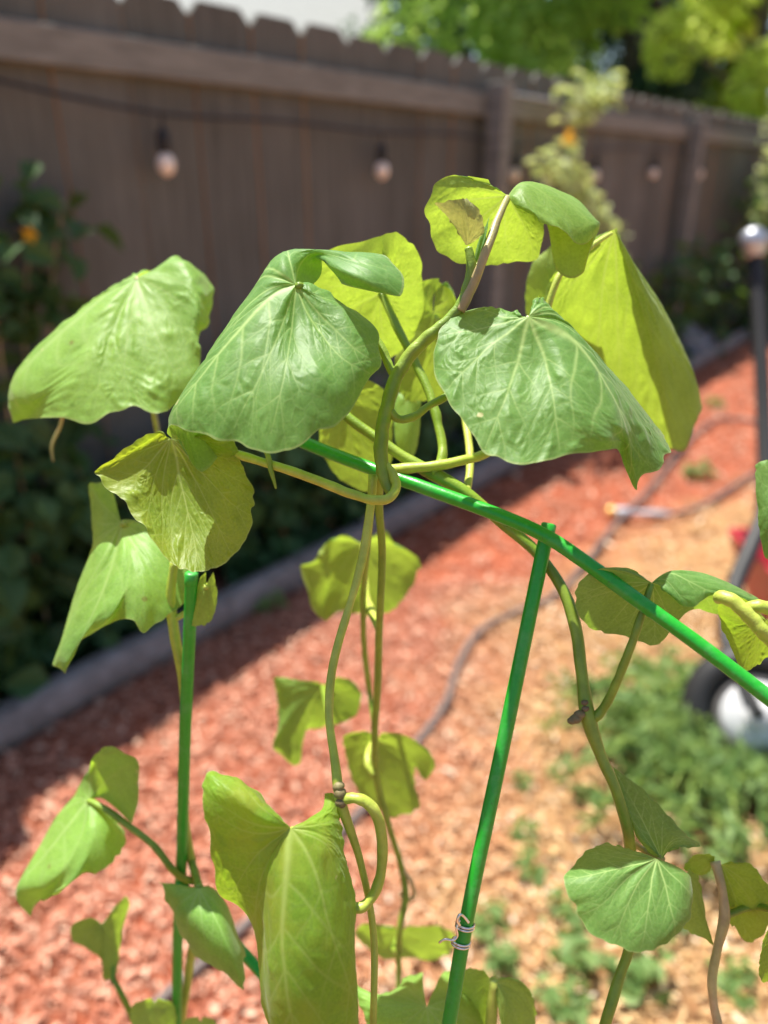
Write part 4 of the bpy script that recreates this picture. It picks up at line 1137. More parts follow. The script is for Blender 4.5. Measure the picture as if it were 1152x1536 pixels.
J = leaf(back, .392, (520, 600, -5), [
    (0, [(528, 660, 0), (548, 738, 10)]), (25, [(510, 660, 0), (505, 712, 8)]), (50, [(502, 640, 0), (486, 680, 6)]), (85, [(498, 618, -1), (478, 640, 2)]),
    (125, [(500, 596, -4), (482, 590, -3)]), (165, [(512, 588, -6), (505, 572, -8)]), (180, [(517, 593, -6), (515, 575, -8)]),
    (-25, [(545, 660, 0), (572, 720, 9)]), (-55, [(555, 640, 0), (588, 675, 6)]), (-90, [(552, 612, -1), (588, 622, 2)]), (-130, [(542, 592, -4), (572, 580, -3)]),
    (-165, [(528, 588, -6), (540, 570, -8)]), (-180, [(523, 593, -6), (528, 572, -8)]),
], 'young', (-80, 90), 'd', 200, 50)
K = leaf(back, .402, (610, 600, 0), [
    (0, [(612, 650, -2), (612, 700, 2)]), (40, [(603, 640, -1), (596, 672, 2)]), (90, [(600, 612, 0), (590, 620, 2)]), (140, [(604, 598, 0), (598, 590, 2)]), (180, [(609, 595, 1), (607, 588, 2)]),
    (-40, [(620, 640, -1), (627, 660, 3)]), (-90, [(622, 608, 0), (632, 615, 3)]), (-140, [(617, 598, 0), (626, 592, 3)]), (-180, [(611, 595, 1), (614, 588, 2)]),
], 'pale', (-90, 90), 'u', 140, 40)

Y1 = leaf(back, .300, (978, 874, 0), [
    (0, [(982, 905, 10), (984, 940, 17), (981, 967, 20)]),
    (20, [(966, 905, 9), (955, 938, 15), (946, 957, 18)]),
    (42, [(950, 902, 8), (926, 930, 13), (906, 946, 16)]),
    (64, [(938, 895, 6), (906, 920, 10), (882, 942, 12)]),
    (86, [(930, 885, 3), (896, 902, 6), (867, 915, 8)]),
    (108, [(928, 874, 0), (893, 881, 2), (863, 890, 4)]),
    (130, [(934, 865, -3), (905, 861, -2), (876, 865, 1)]),
    (152, [(948, 862, -5), (928, 855, -6), (905, 853, -4)]),
    (170, [(962, 866, -4), (952, 859, -5), (938, 851, -5)]),
    (180, [(970, 870, -2), (964, 864, -3), (955, 857, -4)]),
    (-20, [(994, 905, 9), (1003, 934, 16), (1004, 951, 20)]),
    (-42, [(1004, 898, 8), (1022, 918, 15), (1036, 913, 21)]),
    (-62, [(1010, 880, 6), (1040, 880, 13), (1060, 895, 20), (1070, 920, 28)]),
    (-84, [(1008, 862, 3), (1045, 857, 8), (1090, 872, 11), (1130, 893, 14), (1160, 915, 16)]),
    (-100, [(1004, 855, 0), (1045, 862, 1), (1090, 880, 2), (1130, 900, 6), (1158, 918, 10)]),
    (-115, [(1002, 858, -1), (1035, 872, -3), (1063, 888, -3), (1074, 892, -2)]),
    (-132, [(1000, 864, -2), (1026, 885, -5), (1050, 905, -6)]),
    (-150, [(995, 869, -2), (1014, 890, -5), (1032, 911, -6)]),
    (-168, [(988, 873, -1), (1000, 884, -4), (1010, 900, -5)]),
    (-180, [(982, 875, -1), (987, 877, -2), (992, 881, -3)]),
], 'mature', (30, 110), 'd', 480, 110, quilt=.6)
stalk(Y1, 'petiole', [(889, 1079, .309), (903, 1066, .307), (922, 1030, .303), (945, 973, .298), (964, 918, .296), (977, 877, .299)], [2.2, 1.9, 1.8, 1.7, 1.6, 1.4], 'stem', seed=19)

AA = leaf(back, .289, (985, 1288, 0), [
    (0, [(940, 1300, -2), (890, 1312, -4), (846, 1320, -3)]),
    (14, [(940, 1308, -3), (895, 1335, -6), (858, 1347, -5)]),
    (32, [(945, 1318, -3), (905, 1360, -7), (872, 1376, -6)]),
    (50, [(952, 1328, -4), (922, 1380, -8), (900, 1407, -8)]),
    (68, [(962, 1335, -4), (943, 1390, -8), (928, 1420, -9)]),
    (84, [(972, 1338, -4), (962, 1392, -8), (954, 1427, -9)]),
    (100, [(985, 1338, -4), (985, 1390, -7), (984, 1422, -8)]),
    (116, [(996, 1332, -3), (1007, 1378, -6), (1015, 1407, -6)]),
    (132, [(1003, 1320, -2), (1022, 1356, -4), (1035, 1382, -3)]),
    (150, [(1003, 1308, -1), (1025, 1327, -2), (1041, 1345, 0)]),
    (166, [(1000, 1298, 0), (1021, 1307, 1), (1037, 1316, 3)]),
    (180, [(993, 1291, 0), (1004, 1295, 1), (1014, 1300, 2)]),
    (-14, [(942, 1292, -1), (900, 1295, -1), (862, 1297, 1)]),
    (-34, [(945, 1287, 1), (908, 1280, 2), (880, 1273, 5)]),
    (-60, [(952, 1283, 2), (922, 1274, 4), (899, 1265, 8)]),
    (-95, [(960, 1281, 2), (940, 1275, 5), (922, 1269, 9)]),
    (-140, [(970, 1283, 2), (957, 1279, 5), (943, 1274, 9)]),
    (-180, [(978, 1286, 1), (970, 1283, 3), (963, 1280, 5)]),
], 'mature', (20, 130), 'u', 480, 110, quilt=.5, scale=1.8)
AB = leaf(back, .305, (992, 1288, 0), [
    (0, [(965, 1235, 6), (940, 1190, 10), (919, 1150, 12)]),
    (14, [(958, 1240, 5), (938, 1205, 8), (926, 1178, 12)]),
    (40, [(965, 1258, 3), (950, 1240, 5), (938, 1215, 9)]),
    (90, [(978, 1272, 1), (962, 1262, 3), (951, 1248, 6)]),
    (140, [(985, 1281, 0), (974, 1277, 2), (965, 1270, 4)]),
    (180, [(989, 1286, 0), (983, 1284, 1), (977, 1281, 2)]),
    (-14, [(972, 1232, 6), (960, 1195, 10), (948, 1170, 12)]),
    (-35, [(985, 1245, 4), (985, 1220, 7), (984, 1204, 9)]),
    (-70, [(1003, 1254, 2), (1013, 1247, 4), (1021, 1243, 6)]),
    (-100, [(1010, 1262, 0), (1030, 1259, 1), (1051, 1268, 2)]),
    (-135, [(1006, 1272, -1), (1015, 1270, -2), (1028, 1270, -2)]),
    (-180, [(996, 1284, 0), (1002, 1278, -1), (1008, 1274, -1)]),
], 'mature', (-60, 60), 'u', 260, 70, quilt=.5)
stalk(AB, 'petiole', [(946, 1262, .311), (965, 1275, .314), (985, 1286, .308), (992, 1288, .305)], 1.4, 'stem_tan', seed=20)
AC = leaf(back, .330, (1030, 1310, 0), [
    (0, [(1048, 1360, 2), (1069, 1416, 4)]), (30, [(1035, 1365, 2), (1045, 1400, 4)]), (70, [(1020, 1350, 2), (1015, 1385, 4)]), (120, [(1010, 1325, 2), (1000, 1345, 4)]), (180, [(1020, 1312, 2), (1010, 1312, 4)]),
    (-40, [(1045, 1335, 3), (1056, 1362, 6)]), (-100, [(1040, 1318, 3), (1050, 1325, 6)]), (-180, [(1032, 1306, 2), (1036, 1302, 4)]),
], 'pale', (-40, 70), 'd', 120, 30)

# ---- the two twisted stems hanging in the middle ------------------------------------
front = empty('sweet_potato_vine', (-.03, .24, 0.),
              'sweet potato vine hanging in the middle with a big yellowing leaf low down', 'vine')
V1 = [(560, 712, .309), (556, 760, .308), (545, 830, .306), (527, 900, .303), (509, 960, .300), (496, 1020, .297), (494, 1075, .294), (501, 1130, .290), (509, 1192, .286), (540, 1290, .292), (560, 1400, .296), (560, 1550, .296)]
stalk_down(front, 'stem', V1, [1.8, 2.0, 1.9, 1.7, 1.65, 1.7, 1.6, 1.6, 2.1, 1.4, 1.4, 1.4], (-.02, .22, 0.), 'stem_pale', seed=24)
mb = MB()
for x, y, r in ((510, 1190, 2.6), (512, 1203, 2.4), (508, 1180, 2.0)):
    w = P(x, y, .285); v, fs = tube_geo([w - [.002, 0, .001], w, w + [.002, 0, .001]], [r * .0004, r * .001, r * .0004], 10, 9); mb.add(v, fs)
mb.build('stem_node', M['node'], front)
N = leaf(front, .272, (436, 1242, -2), [
    (0, [(433, 1300, -5), (428, 1400, -8), (438, 1500, -9), (475, 1665, -2)]),
    (10, [(418, 1305, -4), (404, 1420, -4), (400, 1510, -3), (430, 1610, 3)]),
    (20, [(404, 1300, -3), (393, 1400, 0), (383, 1500, 1)]),
    (28, [(400, 1300, -2), (382, 1380, 3), (393, 1440, 4)]),
    (37, [(393, 1295, -2), (365, 1350, 5), (362, 1370, 8)]),
    (50, [(383, 1285, -1), (345, 1330, 4), (325, 1341, 5)]),
    (68, [(376, 1268, -2), (340, 1282, 0), (316, 1285, 0)]),
    (88, [(372, 1252, -3), (335, 1242, -3), (307, 1228, -2)]),
    (106, [(374, 1236, -4), (332, 1206, -4), (299, 1186, -2)]),
    (124, [(382, 1222, -5), (342, 1184, -4), (311, 1164, 0)]),
    (144, [(398, 1216, -4), (368, 1182, -2), (343, 1163, 3)]),
    (164, [(416, 1226, -3), (400, 1206, 0), (386, 1193, 5)]),
    (180, [(427, 1236, -2), (420, 1229, 0), (412, 1222, 3)]),
    (-10, [(452, 1300, -5), (468, 1420, -8), (486, 1520, -6), (510, 1630, 0)]),
    (-22, [(468, 1290, -4), (502, 1400, -5), (530, 1480, -1), (544, 1540, 5)]),
    (-38, [(480, 1280, -3), (515, 1350, -1), (532, 1420, 8)]),
    (-60, [(485, 1264, -2), (514, 1296, 2), (530, 1335, 10)]),
    (-85, [(481, 1250, -1), (507, 1262, 3), (521, 1287, 12)]),
    (-110, [(474, 1240, -1), (502, 1236, 4), (516, 1245, 12)]),
    (-135, [(464, 1236, -1), (492, 1222, 4), (512, 1214, 11)]),
    (-155, [(456, 1237, -1), (484, 1219, 4), (503, 1204, 9), (502, 1182, 13)]),
    (-180, [(446, 1238, -1), (467, 1228, 3), (484, 1216, 7), (487, 1190, 12)]),
], 'yellow', (-50, 60), 'u', 760, 180, quilt=.9, scale=1.6)
stalk(N, 'petiole', [(513, 1200, .286), (530, 1197, .284), (549, 1203, .284), (565, 1224, .285), (573, 1262, .287), (571, 1310, .289), (560, 1343, .289), (540, 1362, .288), (505, 1350, .288), (465, 1290, .284), (438, 1245, .2735)],
      [2.0, 2.0, 2.2, 2.2, 2.1, 2.0, 2.0, 2.1, 1.9, 1.7, 1.4], 'stem_pale', seed=25)

hang = empty('sweet_potato_vine', (.0, .58, 0.),
             'thin sweet potato vine hanging behind the middle with small blurred lobed leaves', 'vine')
V2 = [(570, 700, .318), (569, 760, .330), (573, 830, .345), (571, 900, .36), (568, 960, .38), (566, 1040, .41), (562, 1100, .43), (566, 1170, .45), (582, 1235, .46), (602, 1300, .47), (608, 1345, .47), (600, 1390, .47), (598, 1460, .48), (598, 1560, .48)]
stalk_down(hang, 'stem', V2, [1.7, 1.8, 1.75, 1.75, 1.9, 2.05, 2.05, 2.05, 1.95, 1.9, 2.2, 2.0, 1.8, 1.8], (.01, .42, 0.), 'stem', seed=27)
stalk(hang, 'side_shoot', [(556, 780, .34), (545, 900, .40), (547, 980, .44), (555, 1040, .46), (563, 1100, .45)], [1.4, 1.6, 1.7, 1.7, 1.6], 'stem', seed=28)
stalk(hang, 'tendril', [(600, 1300, .47), (618, 1325, .47), (620, 1345, .472), (607, 1352, .47), (600, 1338, .468)], [1.3, 1.3, 1.2, 1.0, .6], 'stem_old', seed=29)

Sl = leaf(hang, .50, (543, 815, -6), [
    (0, [(548, 865, 2), (556, 925, 12)]), (28, [(528, 865, 4), (513, 914, 14)]), (52, [(508, 860, 6), (487, 905, 14), (488, 934, 8)]),
    (72, [(500, 848, 6), (484, 880, 6), (470, 912, -4)]), (92, [(503, 835, 6), (482, 855, 4), (448, 853, -8)]), (115, [(505, 825, 4), (487, 838, 4), (470, 840, -2)]),
    (140, [(515, 812, 0), (492, 812, 2), (486, 820, 6)]), (160, [(525, 808, -6), (513, 804, -8)]), (180, [(536, 812, -6), (532, 810, -7)]),
    (-28, [(570, 865, 4), (592, 914, 14)]), (-52, [(580, 855, 5), (608, 893, 13)]), (-80, [(590, 838, 4), (625, 862, 10)]), (-105, [(590, 825, 1), (632, 845, 6)]),
    (-130, [(583, 815, -3), (612, 828, 0)]), (-155, [(570, 808, -8), (588, 812, -8)]), (-172, [(558, 808, -9), (574, 798, -12)]), (-180, [(549, 812, -7), (552, 808, -9)]),
], 'young', (-100, 60), 'd', 240, 60)
stalk(Sl, 'petiole', [(568, 940, .385), (556, 915, .41), (550, 895, .44), (548, 870, .47), (544, 817, .494)], [2.2, 2.4, 2.0, 1.8, 1.5], 'stem_pale', seed=30)
Tl = leaf(hang, .50, (485, 1030, 0), [
    (0, [(455, 1065, -2), (442, 1105, 2), (450, 1150, 8)]), (20, [(448, 1060, -4), (426, 1095, -3), (409, 1125, 2)]), (45, [(446, 1046, -4), (428, 1065, -3), (415, 1095, 2)]),
    (70, [(452, 1035, -4), (428, 1045, -4), (419, 1060, 2)]), (100, [(450, 1028, -4), (428, 1030, -5), (409, 1020, -4)]), (140, [(460, 1023, -3), (440, 1024, -4), (424, 1016, -4)]), (180, [(478, 1024, -2), (465, 1022, -3), (452, 1022, -3)]),
    (-20, [(465, 1060, 0), (462, 1085, 4), (458, 1100, 8)]), (-50, [(480, 1060, 2), (478, 1080, 6), (472, 1092, 10)]), (-80, [(500, 1060, 3), (508, 1085, 8)]), (-105, [(515, 1050, 3), (535, 1070, 8)]),
    (-130, [(518, 1036, 0), (543, 1040, 4)]), (-155, [(505, 1024, -4), (525, 1020, -2)]), (-180, [(492, 1024, -3), (505, 1016, -6)]),
], 'young', (10, 80), 'u', 220, 60)
stalk(Tl, 'petiole', [(497, 1090, .43), (490, 1060, .46), (485, 1031, .499)], 1.6, 'stem', seed=31)
Ul = leaf(hang, .48, (565, 1110, 0), [
    (0, [(575, 1160, 3), (591, 1226, 12)]), (25, [(558, 1165, 3), (566, 1210, 10)]), (55, [(545, 1150, 3), (540, 1190, 9)]), (85, [(540, 1130, 1), (522, 1155, 6)]), (120, [(540, 1112, -2), (515, 1108, 2)]), (155, [(552, 1102, -4), (540, 1096, -4)]), (180, [(561, 1105, -3), (557, 1098, -4)]),
    (-25, [(600, 1155, 3), (626, 1210, 11)]), (-50, [(605, 1140, 2), (623, 1170, 8)]), (-72, [(605, 1128, 0), (622, 1152, 4)]), (-95, [(610, 1122, -3), (640, 1138, -3), (638, 1170, 0)]), (-115, [(605, 1115, -5), (640, 1122, -6), (654, 1148, -3)]),
    (-140, [(592, 1108, -6), (625, 1112, -8)]), (-165, [(580, 1102, -6), (598, 1100, -8)]), (-180, [(569, 1105, -4), (573, 1098, -6)]),
], 'young', (-60, 60), 'd', 220, 60)
stalk(Ul, 'petiole', [(562, 1162, .446), (553, 1150, .448), (552, 1130, .455), (564, 1112, .477)], 2.1, 'stem_pale', seed=32)
Vl = leaf(hang, .52, (600, 1400, -6), [
    (0, [(600, 1420, 0), (585, 1438, 8)]), (50, [(580, 1412, -2), (553, 1424, 5)]), (95, [(570, 1400, -5), (532, 1402, 0)]), (140, [(575, 1392, -9), (545, 1385, -8)]), (180, [(595, 1394, -8), (590, 1388, -10)]),
    (-50, [(630, 1420, 0), (660, 1438, 8)]), (-95, [(640, 1405, -4), (686, 1412, 3)]), (-140, [(630, 1394, -8), (660, 1390, -8)]), (-180, [(606, 1394, -8), (612, 1388, -10)]),
], 'pale', (-90, 90), 'd', 160, 40)
stalk(Vl, 'petiole', [(600, 1430, .474), (590, 1420, .50), (600, 1401, .514)], 1.6, 'stem', seed=33)

low = empty('sweet_potato_vine', (.03, .40, 0.), 'sweet potato leaves low at the foot of the tied green stake', 'vine')
stalk_down(low, 'stem', [(742, 1470, .36), (738, 1510, .362), (735, 1560, .366)], [2.4, 2.6, 2.6], (.05, .33, 0.), 'stem_pale', seed=36)
Wl = leaf(low, .365, (640, 1510, -2), [
    (0, [(600, 1540, -5), (560, 1580, -2)]), (40, [(590, 1515, -4), (545, 1530, -2)]), (75, [(585, 1500, -2), (533, 1482, 2)]), (105, [(595, 1495, 0), (566, 1490, 6)]), (135, [(610, 1488, 3), (598, 1480, 9)]),
    (160, [(622, 1482, 6), (608, 1464, 14)]), (180, [(636, 1490, 5), (634, 1452, 16)]), (-40, [(630, 1560, -5), (610, 1620, -2)]), (-80, [(670, 1555, -4), (690, 1600, 2)]), (-120, [(685, 1520, 0), (725, 1540, 6)]),
    (-150, [(680, 1490, 4), (715, 1470, 10)]), (-180, [(648, 1492, 5), (668, 1450, 16)]),
], 'pale', (-40, 120), 'u', 260, 70, scale=2.2)
Xl = leaf(low, .358, (745, 1474, 0), [
    (0, [(765, 1500, 2), (785, 1560, 8)]), (50, [(755, 1505, -1), (760, 1560, 2)]), (110, [(748, 1495, 0), (748, 1520, 0)]), (180, [(745, 1480, 0), (744, 1486, 0)]),
    (-40, [(775, 1490, 4), (805, 1540, 10)]), (-90, [(772, 1475, 3), (800, 1500, 8)]), (-140, [(760, 1468, 1), (780, 1470, 4)]), (-180, [(748, 1470, 0), (752, 1466, 1)]),
], 'pale', (-60, 60), 'd', 140, 40)
Xm = leaf(low, .372, (735, 1468, 0), [
    (0, [(715, 1500, 4), (690, 1550, 10)]), (60, [(705, 1480, 3), (680, 1490, 8)]), (120, [(715, 1462, 0), (695, 1455, 2)]), (180, [(730, 1462, -1), (725, 1455, -2)]),
    (-60, [(735, 1500, 3), (730, 1540, 8)]), (-120, [(738, 1480, 1), (742, 1495, 3)]), (-180, [(738, 1466, 0), (742, 1464, 0)]),
], 'pale', (-60, 60), 'd', 140, 40)

# ---- right edge ------------------------------------------------------------------------
edge = empty('sweet_potato_vine', (.22, .33, 0.), 'sweet potato vine at the right edge with a coiled yellow-green stalk', 'vine')
stalk_down(edge, 'stem', [(1180, 980, .285), (1200, 1100, .30), (1210, 1300, .31), (1210, 1540, .32)], 2.6, (.24, .30, 0.), 'stem', seed=40)
stalk(edge, 'twining_stalk', [(1078, 899, .290), (1082, 895, .286), (1100, 903, .283), (1125, 926, .281), (1152, 955, .280), (1182, 985, .284)], [2.0, 2.6, 2.7, 2.7, 2.7, 2.6], 'stem_pale', seed=41)
stalk(edge, 'twining_stalk', [(1118, 915, .291), (1128, 910, .289), (1150, 912, .288), (1185, 925, .290)], [1.8, 2.5, 2.6, 2.6], 'stem_pale', seed=42)
E1 = leaf(edge, .297, (1150, 930, 0), [
    (0, [(1130, 965, 4), (1114, 1007, 8)]), (30, [(1115, 960, 4), (1098, 978, 8)]), (60, [(1105, 945, 3), (1085, 945, 6)]), (95, [(1105, 930, 1), (1077, 912, 0)]), (130, [(1118, 918, -1), (1080, 893, -4)]), (160, [(1135, 920, 0), (1110, 895, -2)]), (180, [(1146, 926, 0), (1135, 912, 0)]),
    (-40, [(1145, 965, 5), (1140, 995, 9)]), (-90, [(1165, 950, 5), (1170, 975, 9)]), (-140, [(1170, 930, 3), (1190, 940, 6)]), (-180, [(1155, 925, 1), (1165, 920, 2)]),
], 'yellow', (-40, 100), 'd', 200, 50)
Zl = leaf(edge, .285, (1190, 720, 0), [
    (0, [(1175, 790, -2), (1158, 850, 3)]), (30, [(1160, 780, -2), (1141, 812, 2)]), (60, [(1155, 755, -1), (1135, 765, 2)]), (90, [(1155, 730, 1), (1133, 710, 3)]), (130, [(1165, 705, 2), (1146, 690, 4)]), (180, [(1186, 710, 1), (1182, 695, 3)]),
    (-60, [(1205, 780, 2), (1215, 830, 6)]), (-120, [(1220, 730, 2), (1245, 730, 6)]), (-180, [(1194, 710, 1), (1200, 695, 3)]),
], 'mature', (0, 110), 'u', 220, 60)
stalk(Zl, 'petiole', [(1190, 960, .286), (1205, 850, .295), (1190, 722, .286)], 1.8, 'stem', seed=43)

rlow = empty('sweet_potato_vine', (.19, .30, 0.), 'pale twisted sweet potato stem with folded olive leaves at the lower right edge', 'vine')
stalk_down(rlow, 'stem', [(1072, 1292, .333), (1078, 1310, .331), (1084, 1340, .330), (1087, 1375, .329), (1077, 1420, .329), (1068, 1468, .330), (1071, 1510, .331), (1078, 1550, .332)], [2.4, 2.0, 1.9, 2.3, 1.9, 2.0, 1.8, 1.9], (.17, .28, 0.), 'stem_old', seed=45)
AD = leaf(rlow, .331, (1082, 1297, 0), [
    (0, [(1103, 1350, 4), (1121, 1412, 10)]), (25, [(1095, 1350, 3), (1103, 1394, 9)]), (60, [(1088, 1335, 2), (1088, 1376, 7)]), (120, [(1083, 1315, 1), (1084, 1340, 3)]), (180, [(1082, 1302, 0), (1082, 1310, 1)]),
    (-25, [(1120, 1345, 1), (1150, 1395, 5)]), (-55, [(1125, 1325, -1), (1158, 1350, 2)]), (-90, [(1115, 1305, -3), (1142, 1314, -3)]), (-140, [(1100, 1296, -4), (1122, 1295, -6)]), (-180, [(1090, 1294, -2), (1100, 1293, -4)]),
], 'yellow', (-70, 60), 'd', 260, 70)
AE = leaf(rlow, .337, (1072, 1293, -2), [
    (0, [(1052, 1290, -4), (1026, 1300, 0)]), (60, [(1058, 1300, -2), (1046, 1312, 4)]), (120, [(1066, 1300, 0), (1060, 1310, 4)]), (180, [(1071, 1297, 0), (1069, 1300, 2)]),
    (-60, [(1058, 1284, -4), (1044, 1281, -4)]), (-120, [(1066, 1286, -4), (1062, 1281, -6)]), (-180, [(1072, 1290, -3), (1073, 1286, -4)]),
], 'yellow', (-60, 100), 'd', 120, 30)
AF = leaf(rlow, .30, (1185, 1380, 0), [
    (0, [(1160, 1430, 3), (1142, 1470, 6)]), (60, [(1160, 1410, 2), (1140, 1435, 5)]), (120, [(1170, 1385, 0), (1148, 1400, 2)]), (180, [(1182, 1376, 0), (1176, 1370, 0)]),
    (-60, [(1190, 1430, 4), (1190, 1470, 8)]), (-120, [(1205, 1395, 3), (1225, 1410, 6)]), (-180, [(1188, 1376, 1), (1196, 1370, 2)]),
], 'yellow', (0, 100), 'd', 120, 30)
stalk(AF, 'petiole', [(1086, 1375, .329), (1130, 1360, .335), (1170, 1368, .32), (1185, 1380, .301)], 1.5, 'stem', seed=46)

# ---- left side ---------------------------------------------------------------------------
left = empty('sweet_potato_vine', (-.11, .47, 0.), 'sweet potato vine twining up the left green stake with pale drooping leaves', 'vine')
LV = [(262, 840, .356), (256, 900, .360), (263, 960, .364), (273, 1010, .369), (277, 1060, .377), (276, 1120, .385), (275, 1180, .394), (277, 1230, .402), (286, 1285, .408), (296, 1330, .412), (291, 1400, .432), (283, 1460, .448), (272, 1560, .47)]
stalk_down(left, 'stem', LV, [2.0, 2.4, 2.5, 2.4, 2.2, 2.2, 2.2, 2.3, 2.2, 2.2, 2.6, 2.6, 2.6], (-.12, .46, 0.), 'stem_pale', seed=50)
El = leaf(left, .398, (205, 416, 2), [
    (0, [(150, 452, 0), (85, 503, -2), (22, 562, -1), (13, 594, 6), (24, 630, 10)]),
    (8, [(152, 466, -4), (95, 540, -8), (46, 598, -8), (34, 616, -4), (28, 629, 6)]),
    (18, [(155, 490, -6), (115, 560, -11), (75, 627, -11)]),
    (32, [(168, 510, -7), (152, 570, -11), (142, 625, -13)]),
    (48, [(185, 515, -8), (187, 570, -11), (190, 615, -13)]),
    (62, [(208, 515, -7), (218, 575, -10), (224, 618, -12)]),
    (78, [(228, 505, -6), (250, 565, -9), (264, 614, -10)]),
    (95, [(245, 480, -4), (275, 530, -6), (297, 555, -7)]),
    (112, [(252, 452, -2), (281, 485, -4), (299, 508, -5)]),
    (128, [(255, 430, -1), (287, 450, -3), (300, 478, -4), (307, 497, 0)]),
    (142, [(252, 418, 0), (290, 430, -2), (306, 458, -1), (320, 475, 6)]),
    (155, [(248, 410, 1), (285, 408, 0), (302, 425, 2), (319, 440, 9)]),
    (168, [(238, 407, 2), (268, 390, 2), (285, 395, 4), (305, 412, 10)]),
    (180, [(225, 409, 3), (245, 396, 4), (262, 386, 6), (275, 388, 9)]),
    (-20, [(150, 448, 2), (92, 494, 5), (65, 550, 24)]),
    (-50, [(165, 437, 2), (132, 459, 7), (120, 520, 26)]),
    (-90, [(190, 421, 3), (176, 431, 8), (180, 480, 24)]),
    (-135, [(201, 414, 3), (206, 416, 9), (215, 450, 22)]),
    (-180, [(211, 412, 3), (224, 408, 8), (234, 420, 14)]),
], 'pale', (15, 110), 'u', 520, 120, quilt=1., scale=2.4)
stalk(El, 'petiole', [(262, 842, .358), (258, 780, .40), (246, 700, .43), (228, 600, .445), (214, 500, .44), (206, 418, .402)], [1.8, 1.8, 1.7, 1.7, 1.6, 1.4], 'stem_tan', seed=51)
stalk(left, 'tendril', [(120, 560, .45), (100, 600, .46), (90, 640, .47), (78, 668, .47), (80, 692, .47)], [.9, 1., .9, .8, .4], 'stem_tan', seed=52)
Gl = leaf(left, .372, (182, 785, 4), [
    (0, [(166, 850, -2), (132, 930, -6), (108, 985, -4), (97, 1018, 0)]),
    (10, [(178, 850, -5), (152, 918, -9), (130, 948, -6), (112, 975, 2)]),
    (20, [(188, 855, -6), (168, 925, -10), (160, 934, -8), (150, 945, -3)]),
    (32, [(200, 860, -7), (195, 925, -10)]),
    (46, [(212, 862, -7), (215, 948, -10)]),
    (62, [(224, 858, -6), (240, 930, -7)]),
    (85, [(236, 842, -4), (281, 902, -3)]),
    (110, [(238, 820, -1), (302, 880, 2)]),
    (140, [(222, 797, 2), (290, 840, 6)]),
    (180, [(200, 786, 4), (240, 792, 8)]),
    (-15, [(152, 850, -2), (116, 910, -1), (88, 970, 2), (80, 990, 4)]),
    (-40, [(150, 822, 1), (122, 868, 4), (108, 915, 14)]),
    (-80, [(155, 800, 3), (139, 812, 8), (150, 850, 22)]),
    (-120, [(160, 785, 4), (141, 775, 8), (136, 760, 13)]),
    (-150, [(166, 768, 5), (150, 748, 8), (138, 724, 12)]),
    (-180, [(178, 770, 5), (172, 748, 9), (165, 724, 14)]),
], 'pale', (5, 90), 'u', 360, 90, quilt=.5, scale=2.4)
stalk(Gl, 'petiole', [(257, 905, .360), (262, 860, .374), (248, 815, .390), (215, 790, .395), (184, 785, .378)], 1.9, 'stem_pale', seed=53)
sm = leaf(left, .347, (310, 878, 0), [
    (0, [(302, 905, 0), (290, 938, 3)]), (60, [(300, 890, 0), (292, 905, 2)]), (120, [(304, 876, 0), (300, 868, 0)]), (180, [(309, 872, 0), (309, 858, -1)]),
    (-50, [(312, 905, 1), (312, 935, 3)]), (-120, [(318, 888, 1), (326, 892, 3)]), (-180, [(312, 872, 0), (320, 858, 0)]),
], 'young', (-90, 90), 'd', 100, 30)
stalk(sm, 'petiole', [(258, 930, .362), (285, 915, .360), (310, 879, .347)], 1.5, 'stem_pale', seed=54)
Ol = leaf(left, .41, (133, 1200, 0), [
    (0, [(102, 1238, -2), (57, 1298, -4), (20, 1335, -2), (43, 1378, 8)]),
    (14, [(114, 1258, -6), (76, 1322, -10), (58, 1345, -5), (53, 1365, 5)]),
    (30, [(125, 1260, -8), (100, 1328, -11), (88, 1334, -9)]),
    (55, [(140, 1255, -8), (142, 1311, -9)]), (80, [(150, 1242, -6), (174, 1288, -5)]), (110, [(156, 1226, -3), (188, 1262, 0)]), (150, [(150, 1213, 0), (180, 1240, 6)]), (180, [(142, 1206, 0), (165, 1222, 4)]),
    (-20, [(108, 1212, 2), (68, 1252, 6), (62, 1300, 22)]), (-60, [(120, 1194, 3), (108, 1198, 8), (112, 1230, 20)]), (-100, [(131, 1183, 2), (131, 1166, 2), (146, 1136, -8)]),
    (-122, [(140, 1180, 0), (150, 1150, -5), (172, 1124, -14)]), (-143, [(150, 1180, -1), (175, 1160, -6), (204, 1148, -14)]), (-163, [(156, 1190, 0), (180, 1188, -5), (207, 1190, -10)]), (-180, [(150, 1197, 0), (172, 1212, -1), (197, 1236, -4)]),
], 'pale', (10, 110), 'u', 300, 80, quilt=.4, scale=2.)
stalk(Ol, 'petiole', [(288, 1322, .412), (262, 1308, .402), (228, 1266, .40), (197, 1242, .402), (160, 1215, .403), (134, 1201, .409)], [2.0, 1.9, 1.8, 1.8, 1.7, 1.5], 'stem', seed=55)
